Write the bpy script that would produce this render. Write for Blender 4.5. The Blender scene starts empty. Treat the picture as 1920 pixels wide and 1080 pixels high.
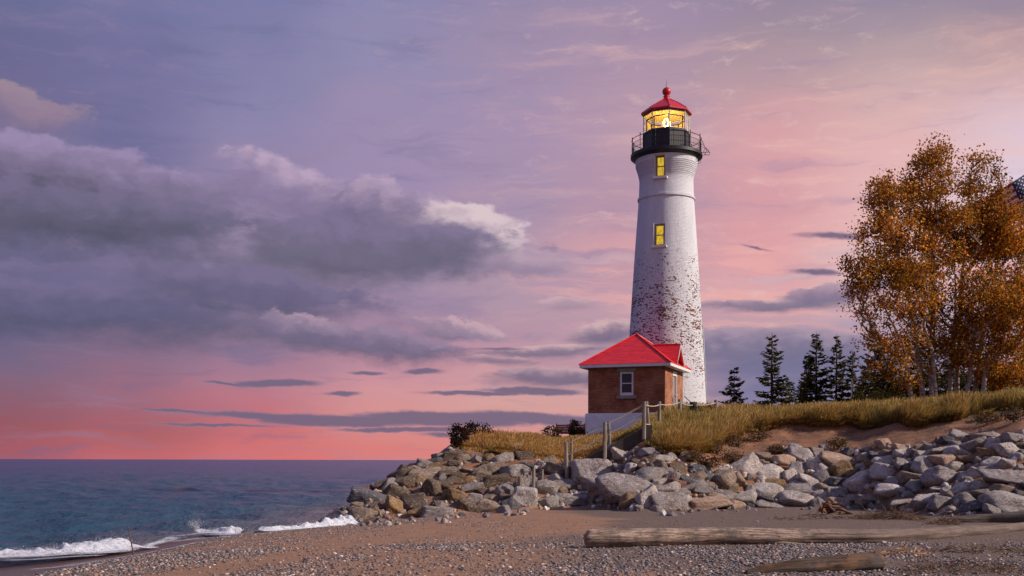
import bpy, bmesh, math, random
import numpy as np
from mathutils import Vector, Matrix, noise
R = math.radians
C = bpy.context.scene.collection
sc = bpy.context.scene

# ---------------------------------------------------------------- camera
F = 2058.0            # focal length of the photograph in its own pixels (1920 wide)
HZ = 863.0            # row of the horizon
EYE = 1.5
cam_data = bpy.data.cameras.new('camera')
cam = bpy.data.objects.new('camera', cam_data); C.objects.link(cam)
cam.location = (0, 0, EYE); cam.rotation_euler = (R(90), R(-0.15), 0)
cam_data.sensor_width = 36; cam_data.lens = 36 * F / 1920
cam_data.shift_y = (HZ - 540) / 1920
cam_data.clip_start = 0.1; cam_data.clip_end = 40000
sc.camera = cam

def P(px, py, Y):      # a point seen at a pixel, at distance Y
    return Vector(((px - 960) / F * Y, Y, EYE + (HZ - py) / F * Y))

# ---------------------------------------------------------------- colour helpers
def lin(c):
    out = []
    for v in c[:3]:
        v = v / 255.0
        out.append(v / 12.92 if v <= 0.04045 else ((v + 0.055) / 1.055) ** 2.4)
    return out
def L4(r, g, b): return tuple(lin((r, g, b))) + (1.0,)

class NT:              # a small helper to write node trees
    def __init__(s, tree): s.t = tree; s.n = tree.nodes; s.l = tree.links
    def new(s, typ, ins=None, **kw):
        n = s.n.new(typ)
        for k, v in kw.items(): setattr(n, k, v)
        for k, v in (ins or {}).items():
            if isinstance(v, bpy.types.NodeSocket): s.l.new(v, n.inputs[k])
            else: n.inputs[k].default_value = v
        return n
    def m(s, op, a, b=0.0, c=0.0, clamp=False):
        n = s.new('ShaderNodeMath', {0: a, 1: b, 2: c}, operation=op); n.use_clamp = clamp
        return n.outputs[0]
    def v(s, op, a, b=(0, 0, 0)):
        n = s.new('ShaderNodeVectorMath', {0: a, 1: b}, operation=op)
        return n.outputs['Value'] if op in ('LENGTH', 'DOT_PRODUCT', 'DISTANCE') else n.outputs[0]
    def mr(s, x, a, b, c=0.0, d=1.0, smooth=True):
        n = s.new('ShaderNodeMapRange', {'Value': x, 'From Min': a, 'From Max': b, 'To Min': c, 'To Max': d},
                  interpolation_type='SMOOTHSTEP' if smooth else 'LINEAR')
        return n.outputs[0]
    def mix(s, f, a, b, blend='MIX'):
        n = s.new('ShaderNodeMix', data_type='RGBA', blend_type=blend, clamp_factor=True)
        for k, v in ((0, f), (6, a), (7, b)):
            if isinstance(v, bpy.types.NodeSocket): s.l.new(v, n.inputs[k])
            else: n.inputs[k].default_value = v
        return n.outputs[2]
    def noise(s, vec, scale, detail=4, rough=0.55, dist=0.0, col=False):
        n = s.new('ShaderNodeTexNoise', {'Vector': vec, 'Scale': scale, 'Detail': detail, 'Roughness': rough, 'Distortion': dist})
        return n.outputs[1] if col else n.outputs[0]
    def ramp(s, f, stops, interp='LINEAR'):
        n = s.new('ShaderNodeValToRGB', {0: f}); r = n.color_ramp; r.interpolation = interp
        r.elements[0].position = stops[0][0]; r.elements[0].color = stops[0][1]
        r.elements[1].position = stops[-1][0]; r.elements[1].color = stops[-1][1]
        for p, c in stops[1:-1]:
            e = r.elements.new(p); e.color = c
        return n.outputs[0]
    def mapping(s, vec, loc=(0, 0, 0), rot=(0, 0, 0), scale=(1, 1, 1), typ='POINT'):
        return s.new('ShaderNodeMapping', {0: vec, 1: loc, 2: rot, 3: scale}, vector_type=typ).outputs[0]

# ---------------------------------------------------------------- sky
SUN_AZ, SUN_EL = R(101.5), R(32)     # azimuth from +Y (view direction) towards +X
world = bpy.data.worlds.new('World'); sc.world = world; world.use_nodes = True
w = NT(world.node_tree); w.n.clear()
K = 100.0
def ae(px, py):        # sky direction (azimuth, elevation), in hundredths of a radian, of a pixel of the photo
    a = math.atan((px - 960) / F); e = math.atan((HZ - py) / F * math.cos(a))
    return a * K, e * K
def build_sky():
    tc = w.new('ShaderNodeTexCoord').outputs['Generated']
    sep = w.new('ShaderNodeSeparateXYZ', {0: w.v('NORMALIZE', tc)})
    x, y, z = sep.outputs
    a = w.m('MULTIPLY', w.m('ARCTAN2', x, y), K)
    e = w.m('MULTIPLY', w.m('ARCSINE', z), K)
    base = w.new('ShaderNodeCombineXYZ', {0: a, 1: e, 2: 0.0}).outputs[0]
    # cloud coordinates bent by turbulence
    wn = w.noise(w.mapping(base, scale=(0.10, 0.26, 1)), 1.0, 5, 0.6, col=True)
    wv = w.v('MULTIPLY', w.v('SUBTRACT', wn, (0.5, 0.5, 0.5)), (7.0, 3.2, 0))
    p = w.v('ADD', base, wv)
    wn2 = w.noise(w.mapping(base, scale=(0.75, 1.1, 1)), 1.0, 6, 0.62, col=True)
    p2 = w.v('ADD', p, w.v('MULTIPLY', w.v('SUBTRACT', wn2, (0.5, 0.5, 0.5)), (1.6, 1.0, 0)))
    sp = w.new('ShaderNodeSeparateXYZ', {0: p})
    # broad colours of the evening sky
    rows = [-900, 0, 120, 240, 360, 480, 580, 650, 710, 760, 800, 835, 862]
    cols = [0, 240, 480, 720, 960, 1200, 1440, 1680, 1920]
    T = [
     [(104,118,176),(104,102,142),(98,96,142),(128,112,145),(112,102,140),(104,96,134),(96,90,128),(104,92,128),(124,96,125),(140,82,102),(148,72,85),(164,76,90),(170,82,98)],
     [(104,118,176),(110,110,155),(112,108,155),(108,104,150),(120,112,155),(120,108,145),(104,94,130),(128,100,130),(150,100,125),(158,90,110),(165,82,92),(178,86,94),(193,90,100)],
     [(104,118,176),(118,118,165),(125,122,165),(138,130,172),(150,130,165),(145,128,160),(130,112,142),(145,114,142),(172,115,140),(190,105,120),(196,96,106),(208,98,100),(212,100,102)],
     [(104,118,176),(140,132,172),(140,135,175),(158,136,172),(155,135,175),(154,134,168),(160,130,160),(170,125,150),(205,138,150),(212,142,142),(212,128,128),(214,113,110),(218,112,108)],
     [(104,118,176),(155,136,166),(158,138,170),(165,140,175),(165,140,170),(168,142,168),(175,145,165),(186,138,157),(206,148,156),(214,156,148),(210,140,136),(218,128,122),(222,125,120)],
     [(104,118,176),(160,138,165),(170,142,166),(190,152,168),(178,142,165),(196,146,162),(196,152,166),(176,142,162),(180,134,152),(216,156,150),(205,152,152),(215,150,140),(215,150,140)],
     [(104,118,176),(152,132,152),(172,148,158),(222,160,162),(208,148,160),(226,154,155),(214,166,172),(118,112,146),(112,108,148),(122,116,154),(146,138,168),(160,145,170),(170,150,170)],
     [(104,118,176),(148,132,150),(192,164,165),(228,176,176),(226,176,176),(238,196,190),(190,165,180),(124,120,156),(116,114,152),(130,126,162),(152,146,176),(165,155,175),(175,160,175)],
     [(104,118,176),(146,130,146),(212,166,164),(220,192,206),(222,204,220),(212,190,208),(184,172,198),(150,150,186),(145,145,180),(150,150,182),(160,155,180),(170,160,180),(180,165,180)],
    ]
    E0, E1 = 0.0, math.atan(1763 / F) * K
    cur = None
    for i, cx in enumerate(cols):
        stops = []
        for ry, c in sorted(zip(rows, T[i]), key=lambda q: -q[0]):
            stops.append((max(0.0, min(1.0, ae(cx, ry)[1] / E1)), L4(*c)))
        f = w.m('DIVIDE', sp.outputs[1], E1)
        rc = w.ramp(f, stops, 'B_SPLINE')
        cur = rc if cur is None else w.mix(w.mr(sp.outputs[0], ae(cols[i-1], 500)[0], ae(cx, 500)[0]), cur, rc)
    # high wisps, combed upwards to the right
    comb = w.mapping(p, rot=(0, 0, R(-15)), scale=(0.07, 0.55, 1))
    n1 = w.noise(comb, 1.0, 6, 0.6, 0.3)
    comb2 = w.mapping(p2, rot=(0, 0, R(-10)), scale=(0.25, 0.9, 1))
    n2 = w.noise(comb2, 1.0, 6, 0.65)
    cur = w.mix(w.mr(n1, 0.5, 0.75, 0, 0.42), cur, w.mix(w.mr(a, -24, 18), L4(140, 122, 160), L4(238, 186, 176)))
    cur = w.mix(w.mr(n1, 0.48, 0.28, 0, 0.42), cur, w.mix(w.mr(a, -24, 18), L4(98, 98, 142), L4(158, 134, 166)))
    n3 = w.noise(w.mapping(p, rot=(0, 0, R(-14)), loc=(7, 3, 0), scale=(0.05, 0.42, 1)), 1.0, 5, 0.58)
    east = w.m('MULTIPLY', w.mr(a, -6, 12), w.m('MULTIPLY', w.mr(e, 23, 17), w.mr(e, 9, 15)))
    cur = w.mix(w.m('MULTIPLY', w.mr(n3, 0.48, 0.60, 0, .7), east), cur, L4(234, 164, 160))
    cur = w.mix(w.m('MULTIPLY', w.mr(n3, 0.46, 0.35, 0, .6), east), cur, L4(206, 172, 180))
    cur = w.mix(w.m('MULTIPLY', w.mr(n2, 0.54, 0.78, 0, 0.4), w.mr(e, 5, 14)), cur, w.mix(w.mr(a, -24, 18), L4(150, 128, 160), L4(236, 200, 190)))
    # cloud bodies, far to near: (px, py, rx, ry, tilt, light, mid, dark, opacity, noise amount, lean of the light)
    nzb = w.noise(w.mapping(base, scale=(0.15, 0.30, 1)), 1.0, 6, 0.62)
    nzs = w.noise(w.mapping(base, scale=(0.22, 0.95, 1)), 1.0, 6, 0.62)
    flat2 = w.v('MULTIPLY', p2, (1, 1, 0))
    calm = w.v('MULTIPLY', w.v('ADD', w.v('MULTIPLY', base, (.68, .68, 0)), w.v('MULTIPLY', p2, (.32, .32, 0))), (1, 1, 0))
    vo = w.new('ShaderNodeTexVoronoi', {'Vector': flat2, 'Scale': 0.42, 'Smoothness': .35}, voronoi_dimensions='2D', feature='SMOOTH_F1').outputs['Distance']
    vo2 = w.new('ShaderNodeTexVoronoi', {'Vector': flat2, 'Scale': 1.05, 'Smoothness': .3}, voronoi_dimensions='2D', feature='SMOOTH_F1').outputs['Distance']
    puff = w.m('ADD', w.m('MULTIPLY', w.m('SUBTRACT', .42, vo), .9), w.m('MULTIPLY', w.m('SUBTRACT', .42, vo2), .45))
    def local(vec, px, py, rx, ry, tilt):
        c = ae(px, py); k = K / F; t = R(-tilt); v3 = w.v('SUBTRACT', vec, (c[0], c[1], 0))
        du = w.v('DOT_PRODUCT', v3, (math.cos(t) / (rx * k), math.sin(t) / (rx * k), 0))
        dw = w.v('DOT_PRODUCT', v3, (-math.sin(t) / (ry * k), math.cos(t) / (ry * k), 0))
        return du, dw, w.m('SQRT', w.m('MULTIPLY_ADD', dw, dw, w.m('MULTIPLY', du, du)))
    def body(cur, px, py, rx, ry, tilt, light, mid, dark, op, amp, lean, vec=None, nz=None, soft=(.2, 1.0)):
        du, dw, q = local(vec or flat2, px, py, rx, ry, tilt); nz = nz or nzb
        pf = w.m('MULTIPLY', puff, .15 if vec is None else .06)
        d = w.m('ADD', w.m('ADD', w.m('SUBTRACT', 1.0, q), w.m('MULTIPLY', w.m('SUBTRACT', nz, .5), amp)), pf)
        up = w.m('ADD', dw, w.m('MULTIPLY', du, lean))
        edge = w.mr(up, -.5, .7, soft[1], soft[0])
        alpha = w.m('MULTIPLY', w.mr(w.m('DIVIDE', d, edge), 0, 1.0), op)
        sh = w.m('ADD', w.m('ADD', up, w.m('MULTIPLY', w.m('SUBTRACT', n2, .5), .7)), w.m('MULTIPLY', puff, .40))
        col = w.mix(w.mr(sh, -.55, .25), L4(*dark), L4(*mid)); col = w.mix(w.mr(sh, .12, .95), col, L4(*light))
        return w.mix(alpha, cur, col)
    for b_ in [(20,205,160,48,10,(160,134,150),(146,122,146),(120,106,140),.85,1.1,.1),
               (150,350,380,75,7,(152,132,172),(122,108,140),(82,78,100),.95,1.0,.0),
               (120,430,430,70,2,(112,102,134),(92,86,112),(76,74,96),.95,1.0,.0),
               (560,385,210,72,16,(186,160,188),(138,120,158),(118,104,138),.92,1.0,.15),
               (730,410,200,72,8,(182,156,184),(128,112,146),(104,94,124),.92,1.0,.2),
               (960,505,130,30,-2,(182,152,170),(160,136,162),(134,116,146),.85,1.1,.2),
               (845,458,165,82,10,(218,194,200),(150,132,156),(112,102,126),.96,.95,.5),
               (660,490,360,82,-2,(124,110,144),(104,96,122),(90,86,108),.93,1.0,.25),
               (100,590,470,66,2,(114,102,140),(92,86,122),(76,76,104),.93,1.0,.0),
               (470,560,300,60,4,(118,104,140),(98,90,124),(84,80,108),.9,1.0,.1),
               (570,615,110,34,8,(178,148,168),(136,118,146),(100,90,118),.85,1.0,.3),
               (640,640,330,42,7,(150,126,154),(114,100,132),(92,86,114),.94,1.0,.2),
               (850,618,110,26,6,(196,160,172),(146,124,150),(112,100,130),.88,1.0,.4)]:
        cur = body(cur, *b_)
    for b_ in [(1060,575,70,18,-4,(206,168,174),(172,142,160),(150,128,152),.75,1.0,.2),
               (1140,628,90,30,-8,(206,170,174),(124,106,134),(104,94,124),.93,.9,.0),
               (1020,662,150,17,-4,(204,166,172),(132,112,138),(110,98,126),.92,.9,.1),
               (930,680,90,12,2,(196,150,160),(138,114,140),(114,100,128),.88,.9,.1),
               (1060,712,180,26,1,(190,154,164),(122,104,132),(104,94,124),.95,.9,.0),
               (1440,572,170,17,0,(206,170,176),(134,116,142),(112,104,132),.93,.9,.1),
               (1560,553,150,24,-6,(176,146,164),(130,112,142),(114,104,134),.95,.9,.1),
               (1430,665,260,62,2,(172,148,168),(116,108,140),(106,104,140),.9,.8,.0)]:
        cur = body(cur, *b_, vec=calm, nz=nzs)
    # thin dark stratus bars
    small = [(520,721,95,11,-2,1.2),(430,722,60,4,4,.9),(640,740,46,7,0,1.1),(500,783,190,9,2,1.1),(640,790,220,14,1,1.4),(830,787,230,17,1,1.45),(1000,785,160,15,3,1.3),(330,772,150,4,5,.8),
             (760,806,170,6,0,1.1),(690,699,44,5,0,.9),(790,697,46,7,0,1.0),(900,737,150,6,0,1.1),(1000,733,130,9,1,1.2),(1090,800,80,16,3,1.1),(850,818,90,7,4,.9),(400,797,180,4,1,.8),
             (1570,442,80,7,6,.75),(1530,508,70,8,8,.8),(1420,463,40,4,18,.6),(930,655,60,5,0,.7)]
    d = None
    for (px, py, rx, ry, tilt, wt) in small:
        du, dw, q = local(calm, px, py, rx, ry, tilt); v = w.m('MULTIPLY_ADD', q, -wt, wt)
        d = v if d is None else w.m('MAXIMUM', d, v)
    d = w.m('ADD', w.m('MAXIMUM', d, -1.5), w.m('MULTIPLY', w.m('SUBTRACT', nzs, .5), .9))
    scol = w.mix(w.mr(d, .0, .7), L4(152, 118, 142), L4(108, 94, 124))
    cur = w.mix(w.mr(d, -.05, .55, 0, .92), cur, scol)
    cur = w.new('ShaderNodeHueSaturation', {'Saturation': .93, 'Value': 1.0, 'Color': cur}).outputs[0]
    nish = w.new('ShaderNodeTexSky', sky_type='NISHITA', sun_disc=False, sun_elevation=SUN_EL, sun_rotation=SUN_AZ)
    bg1 = w.new('ShaderNodeBackground', {0: nish.outputs[0], 1: 0.003})
    bg2 = w.new('ShaderNodeBackground', {0: cur, 1: 1.0})
    add = w.new('ShaderNodeAddShader', {0: bg1.outputs[0], 1: bg2.outputs[0]})
    w.new('ShaderNodeOutputWorld', {0: add.outputs[0]})
build_sky()
world.cycles.sampling_method = 'MANUAL'; world.cycles.sample_map_resolution = 512

# ---------------------------------------------------------------- sun and exposure
sun_data = bpy.data.lights.new('sun', 'SUN'); sun = bpy.data.objects.new('sun', sun_data); C.objects.link(sun)
sun_data.energy = 4.9; sun_data.angle = R(1.0); sun_data.color = (1.0, 0.87, 0.76)
sdir = Vector((math.sin(SUN_AZ) * math.cos(SUN_EL), math.cos(SUN_AZ) * math.cos(SUN_EL), math.sin(SUN_EL)))
sun.rotation_euler = sdir.to_track_quat('Z', 'Y').to_euler()
sc.view_settings.view_transform = 'Standard'; sc.view_settings.look = 'None'
sc.view_settings.exposure = 0.0; sc.view_settings.gamma = 1.0
sc.cycles.max_bounces = 5; sc.cycles.diffuse_bounces = 2; sc.cycles.glossy_bounces = 2
sc.cycles.transparent_max_bounces = 8; sc.cycles.transmission_bounces = 3
# ---------------------------------------------------------------- tools
rng = np.random.default_rng(7); random.seed(7)
def hash2(ix, iy, seed):
    h = (ix.astype(np.int64) * 374761393 + iy.astype(np.int64) * 668265263 + seed * 1442695041) & 0xffffffff
    h = ((h ^ (h >> 13)) * 1274126177) & 0xffffffff
    return ((h ^ (h >> 16)) & 0xffff) / 65535.0
def vn(x, y, seed=0):
    x = np.asarray(x, float); y = np.asarray(y, float)
    ix = np.floor(x); iy = np.floor(y); fx = x - ix; fy = y - iy
    fx = fx * fx * (3 - 2 * fx); fy = fy * fy * (3 - 2 * fy)
    a = hash2(ix, iy, seed); b = hash2(ix + 1, iy, seed); c = hash2(ix, iy + 1, seed); d = hash2(ix + 1, iy + 1, seed)
    return (a * (1 - fx) + b * fx) * (1 - fy) + (c * (1 - fx) + d * fx) * fy
def fbm(x, y, seed=0, o=4):
    s = 0; a = 0.5; t = 0
    for i in range(o):
        s = s + a * vn(x * 2 ** i, y * 2 ** i, seed + i); t += a; a *= 0.5
    return s / t
def sstep(x, a, b):
    t = np.clip((x - a) / (b - a), 0, 1); return t * t * (3 - 2 * t)

def npmesh(name, verts, faces, nper, smooth=True, colors=None, attrs=None):
    """mesh from arrays; faces is a flat index array, nper the corner count of every face"""
    me = bpy.data.meshes.new(name)
    verts = np.asarray(verts, np.float32).reshape(-1, 3); faces = np.asarray(faces, np.int32).ravel()
    n = len(faces) // nper
    me.vertices.add(len(verts)); me.vertices.foreach_set('co', verts.ravel())
    me.loops.add(len(faces)); me.loops.foreach_set('vertex_index', faces)
    me.polygons.add(n); me.polygons.foreach_set('loop_start', np.arange(0, n * nper, nper, dtype=np.int32))
    me.polygons.foreach_set('use_smooth', np.full(n, smooth))
    me.update(calc_edges=True)
    if colors is not None:
        ca = me.color_attributes.new('tint', 'FLOAT_COLOR', 'POINT')
        c4 = np.ones((len(verts), 4), np.float32); c4[:, :3] = colors; ca.data.foreach_set('color', c4.ravel())
    for k, v in (attrs or {}).items():
        at = me.attributes.new(k, 'FLOAT', 'POINT'); at.data.foreach_set('value', np.asarray(v, np.float32).ravel())
    return me
def grid_faces(nx, ny):
    i = np.arange(nx - 1)[None, :] + nx * np.arange(ny - 1)[:, None]
    return np.stack([i, i + 1, i + 1 + nx, i + nx], -1).reshape(-1, 4)
def link(name, me, mat=None, parent=None, **props):
    o = bpy.data.objects.new(name, me); C.objects.link(o)
    if mat is not None and me is not None and not me.materials: me.materials.append(mat)
    if parent is not None: o.parent = parent
    for k, v in props.items(): o[k] = v
    return o
def empty(name, loc, label, cat, group=None, rz=0.0):
    o = bpy.data.objects.new(name, None); C.objects.link(o); o.location = loc; o.rotation_euler.z = rz
    o.empty_display_size = 0.2
    o['label'] = label; o['category'] = cat
    if group: o['group'] = group
    return o
def material(name):
    m = bpy.data.materials.new(name); m.use_nodes = True
    t = NT(m.node_tree); t.n.clear()
    out = t.new('ShaderNodeOutputMaterial'); b = t.new('ShaderNodeBsdfPrincipled'); t.l.new(b.outputs[0], out.inputs[0])
    return m, t, b, out
def setin(t, node, **kw):
    for k, v in kw.items():
        k = k.replace('_', ' ')
        if isinstance(v, bpy.types.NodeSocket): t.l.new(v, node.inputs[k])
        else: node.inputs[k].default_value = v
def bump(t, b, h, strength=0.5, dist=0.02):
    n = t.new('ShaderNodeBump', {'Height': h, 'Strength': strength, 'Distance': dist}); t.l.new(n.outputs[0], b.inputs['Normal'])
def attr(t, name, typ='GEOMETRY'): return t.new('ShaderNodeAttribute', attribute_name=name, attribute_type=typ)
def obco(t): return t.new('ShaderNodeTexCoord').outputs['Object']

# ---------------------------------------------------------------- terrain
WATER = -0.40
def shore_x(Y): return np.interp(Y, [0, 18, 22, 25.5, 27.5, 29, 31.3, 34, 60], [-8.4, -8.0, -7.55, -7.45, -6.8, -5.7, -4.7, -4.5, -4.5])
COLS = {
 560: [(34, -.8), (45, -2)],
 640: [(32, -.45), (34, .0), (36, -.5), (38, -1.2), (45, -2)],
 700: [(32, -.38), (34.5, .3), (37, .62), (40, .1), (44, -1.2), (50, -2)],
 760: [(33, -.3), (37, .75), (41, 1.3), (44, .9), (49, -.8), (60, -2)],
 850: [(33, -.25), (38, 1.1), (42, 1.95), (46, 2.2), (54, 2.1), (62, .5), (75, -2)],
 900: [(34, -.2), (38, 1.1), (42, 1.85), (47, 2.25), (60, 2.35), (70, .8), (85, -2)],
 980: [(34, -.1), (39, 1.5), (46, 2.1), (52, 2.3), (64, 2.4), (76, 1.0), (95, -2)],
 1050: [(35, -.05), (38.5, 1.4), (45, 2.0), (56, 2.5), (66, 2.5), (90, 1.0), (120, -2)],
 1100: [(35.5, 0), (37, .7), (38.5, 1.45), (46, 2.1), (56, 2.6), (70, 2.8), (100, 2), (150, -1)],
 1150: [(33, 0), (35.5, .95), (36.8, 1.3), (37.5, 1.95), (38, 2.1), (44, 2.2), (56, 2.7), (70, 3.1), (100, 3), (160, 1)],
 1208: [(31.8, 0), (35.2, 1.4), (36.6, 1.85), (37.5, 2.45), (45, 2.8), (56, 3.05), (70, 3.3), (150, 3)],
 1260: [(32, 0), (35.5, 1.5), (37.5, 2.1), (41, 2.7), (48, 3.25), (58, 3.4), (70, 3.5), (150, 4)],
 1300: [(33, 0), (36, 1.6), (42, 2.75), (49, 3.4), (58, 3.5), (150, 4.5)],
 1400: [(34.5, 0), (38, 1.7), (41, 2.3), (44, 3.0), (51, 3.5), (60, 3.7), (150, 5)],
 1480: [(35, 0), (39.5, 1.95), (42.4, 2.6), (42.9, 2.95), (51, 3.5), (60, 3.8), (150, 5)],
 1600: [(34.5, 0), (38, 1.75), (41.9, 2.65), (42.4, 3.0), (51, 3.5), (60, 3.9), (150, 5.5)],
 1700: [(31, 0), (36, 2.0), (39.3, 2.6), (39.9, 2.95), (50, 3.45), (60, 4.0), (150, 5.5)],
 1800: [(28.5, 0), (35.2, 2.25), (38.2, 2.8), (39.5, 3.1), (50, 3.8), (60, 4.2), (150, 6)],
 1920: [(27.5, 0), (33.3, 2.3), (36.2, 2.95), (38, 3.25), (46, 3.85), (60, 4.4), (150, 6)],
 2300: [(27, 0), (33, 2.4), (36, 3.1), (38, 3.4), (46, 4.0), (60, 4.6), (150, 6.5)],
}
_cpx = np.array(sorted(COLS), float)
_YT = np.concatenate([np.arange(20, 70, 0.1), np.arange(70, 400, 2.0)])
_TAB = []
for c in _cpx:
    pr = COLS[int(c)]
    _TAB.append(np.interp(_YT, [p[0] for p in pr], [p[1] for p in pr]))
_TAB = np.array(_TAB); _FOOT = np.array([COLS[int(c)][0][0] for c in _cpx])
_k = np.exp(-np.linspace(-2, 2, 9) ** 2); _k /= _k.sum()
for i in range(len(_TAB)): _TAB[i, 4:496] = np.convolve(_TAB[i, :500], _k, 'valid')
def beach(X, Y):
    d = X - shore_x(Y)
    z = np.where(d > 0, WATER + 0.44 * (1 - np.exp(-d / 3.2)), WATER + 0.09 * d)
    z = z + np.where(d > 0, 1, 0.3) * 0.05 * (fbm(X * .35, Y * .35, 5) - .5) + 0.012 * (fbm(X * 2.2, Y * 2.2, 9, 3) - .5) * sstep(d, 0.5, 3)
    return np.maximum(z, -3.0)
def height(X, Y):
    X = np.asarray(X, float); Y = np.asarray(Y, float)
    Ys = np.maximum(Y, 15.0)
    px = np.clip(X / Ys * F + 960, _cpx[0], _cpx[-1])
    i = np.clip(np.searchsorted(_cpx, px) - 1, 0, len(_cpx) - 2)
    f = (px - _cpx[i]) / (_cpx[i + 1] - _cpx[i]); f = f * f * (3 - 2 * f) * .6 + f * .4
    yi = np.clip(np.interp(Y, _YT, np.arange(len(_YT))), 0, len(_YT) - 1.001); j = yi.astype(int); g = yi - j
    z0 = _TAB[i, j] * (1 - g) + _TAB[i, j + 1] * g; z1 = _TAB[i + 1, j] * (1 - g) + _TAB[i + 1, j + 1] * g
    zp = z0 * (1 - f) + z1 * f
    foot = _FOOT[i] * (1 - f) + _FOOT[i + 1] * f
    foot = foot + 0.8 * (fbm(X * .4, Y * .1, 21) - .5)
    b = beach(X, Y)
    t = sstep(Y - foot, -0.6, 0.7)
    n = 0.22 * (fbm(X * .8, Y * .8, 33) - .5) + 0.09 * (fbm(X * 3, Y * 3, 41, 3) - .5)
    z = b * (1 - t) + (zp + n) * t
    return z
def on_ground(px, py):       # the point of the terrain seen at a pixel
    Ys = np.arange(12, 90, 0.05); X = (px - 960) / F * Ys; Z = EYE + (HZ - py) / F * Ys
    h = height(X, Ys); k = np.argmax(h >= Z)
    if not (h >= Z).any(): return None
    return Vector((X[k], Ys[k], h[k]))

def axis(*segs):
    out = []
    for a, b, s in segs: out += list(np.arange(a, b, s))
    return np.array(out + [segs[-1][1]])
gx = axis((-60, -16, 4), (-16, -10, .5), (-10, 18, .1), (18, 30, .25), (30, 60, 1.5), (60, 400, 20))
gy = axis((-40, 8, 4), (8, 12, .5), (12, 46, .1), (46, 62, .25), (62, 120, 2), (120, 400, 20))
GX, GY = np.meshgrid(gx, gy); GZ = height(GX, GY)
def grass_start(X, Y):       # signed distance in Y behind the front edge of the grass
    px = X / np.maximum(Y, 10) * F + 960
    g = np.interp(px, [840, 870, 900, 980, 1050, 1100, 1150, 1185, 1208, 1235, 1262, 1300, 1340, 1385, 1400, 1480, 1600, 1700, 1800, 1920, 2200],
                      [44, 42.6, 42.2, 40.6, 40.2, 40, 40, 38.2, 36.9, 36.4, 36.3, 37, 38.4, 41, 42.5, 43.0, 42.5, 40, 39.2, 38.4, 38])
    g = np.where(px < 846, 200, g)
    return Y - g - 1.1 * (fbm(X * .9, Y * .3, 61) - .5)
gs = grass_start(GX, GY)
foot_m = sstep(GZ, 0.15, 0.6) * (GY > 24)
soil = np.clip(foot_m, 0, 1); grassy = sstep(gs, -.3, .5)
wet = 1 - sstep(GX - shore_x(GY), .15, 1.3 + .8 * fbm(GX * .6, GY * .6, 71))
Yf = np.maximum(GY, 5)
dark = sstep(fbm(GX * .18 + 3, GY * .25, 81) + 0.05 * (GX - 0.5), .5, .68) * sstep(GX, -2.5, 1.5)  # darker sand towards the right, with tree shade painted into its colour
me = npmesh('ground', np.stack([GX, GY, GZ], -1), grid_faces(len(gx), len(gy)), 4, True, None,
            {'soil': soil, 'grassy': grassy, 'wet': wet, 'darksand_shade': dark})
m, t, b, out = material('ground')
co = obco(t)
n1 = t.noise(co, 1.3, 6, .6); n2 = t.noise(co, 14.0, 5, .65); n3 = t.noise(co, 90.0, 3, .6)
sand = t.mix(n1, (0.20, 0.10, 0.052, 1), (0.41, 0.21, 0.105, 1))
sand = t.mix(attr(t, 'darksand_shade').outputs['Fac'], sand, t.mix(n2, (0.085, 0.055, 0.040, 1), (0.19, 0.12, 0.078, 1)))
sand = t.mix(t.mr(n3, .52, .62, 0, .55), sand, (0.08, 0.07, 0.08, 1))
sand = t.mix(t.mr(n3, .45, .36, 0, .45), sand, (0.55, 0.45, 0.4, 1))
sand = t.mix(t.m('MULTIPLY', attr(t, 'wet').outputs['Fac'], .8), sand, (0.07, 0.042, 0.032, 1))
soilc = t.mix(t.mr(n1, .35, .65), (0.26, 0.115, 0.055, 1), (0.11, 0.058, 0.034, 1))
soilc = t.mix(t.mr(n2, .45, .7, 0, .7), soilc, (0.38, 0.19, 0.10, 1))
col = t.mix(attr(t, 'soil').outputs['Fac'], sand, soilc)
col = t.mix(attr(t, 'grassy').outputs['Fac'], col, t.mix(n2, (0.035, 0.03, 0.012, 1), (0.10, 0.075, 0.03, 1)))
setin(t, b, Base_Color=col, Roughness=t.mr(attr(t, 'wet').outputs['Fac'], 0, 1, .92, .28), Specular_IOR_Level=.35)
bump(t, b, t.m('ADD', t.m('MULTIPLY', n2, 1.0), t.m('MULTIPLY', n3, .4)), .7, .05)
GROUND = link('ground', me, m, kind='structure')

# ---------------------------------------------------------------- lake
ty = np.concatenate([np.geomspace(6, 60, 420), np.geomspace(60.4, 30000, 300)])
tt = np.concatenate([np.linspace(-6, -.8, 14)[:-1], np.linspace(-.8, .15, 420), np.linspace(.15, 6, 18)[1:]])
TT, TY = np.meshgrid(tt, ty); WX = TT * TY; WY = TY
WZ = np.zeros_like(WX)
r2 = np.random.default_rng(3)
for i in range(34):
    L = r2.uniform(.5, 6.0); ang = R(r2.normal(-28, 30)); A = 0.013 * L ** .8 * r2.uniform(.5, 1)
    kx, ky = math.cos(ang) / L * 2 * np.pi, math.sin(ang) / L * 2 * np.pi
    ph = kx * WX + ky * WY + r2.uniform(0, 6) + 2.2 * fbm(WX * .05, WY * .05, 90 + i, 2)
    WZ += A * (1 - np.abs(np.sin(ph / 2)) * 2) * np.clip(1 - WY / (70 * L), 0, 1)
shal = sstep(WX - shore_x(WY), -5, 1)
WZ *= (1 - .75 * shal)
def seg_swell(pts, A, w):
    global WZ
    q = np.array(pts); yy = np.interp(WX, q[:, 0], q[:, 1]); inside = sstep(WX, q[0, 0] - .6, q[0, 0] + .6) * (1 - sstep(WX, q[-1, 0] - .6, q[-1, 0] + .6))
    WZ += A * inside * np.exp(-((WY - yy) / w) ** 2)
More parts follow.
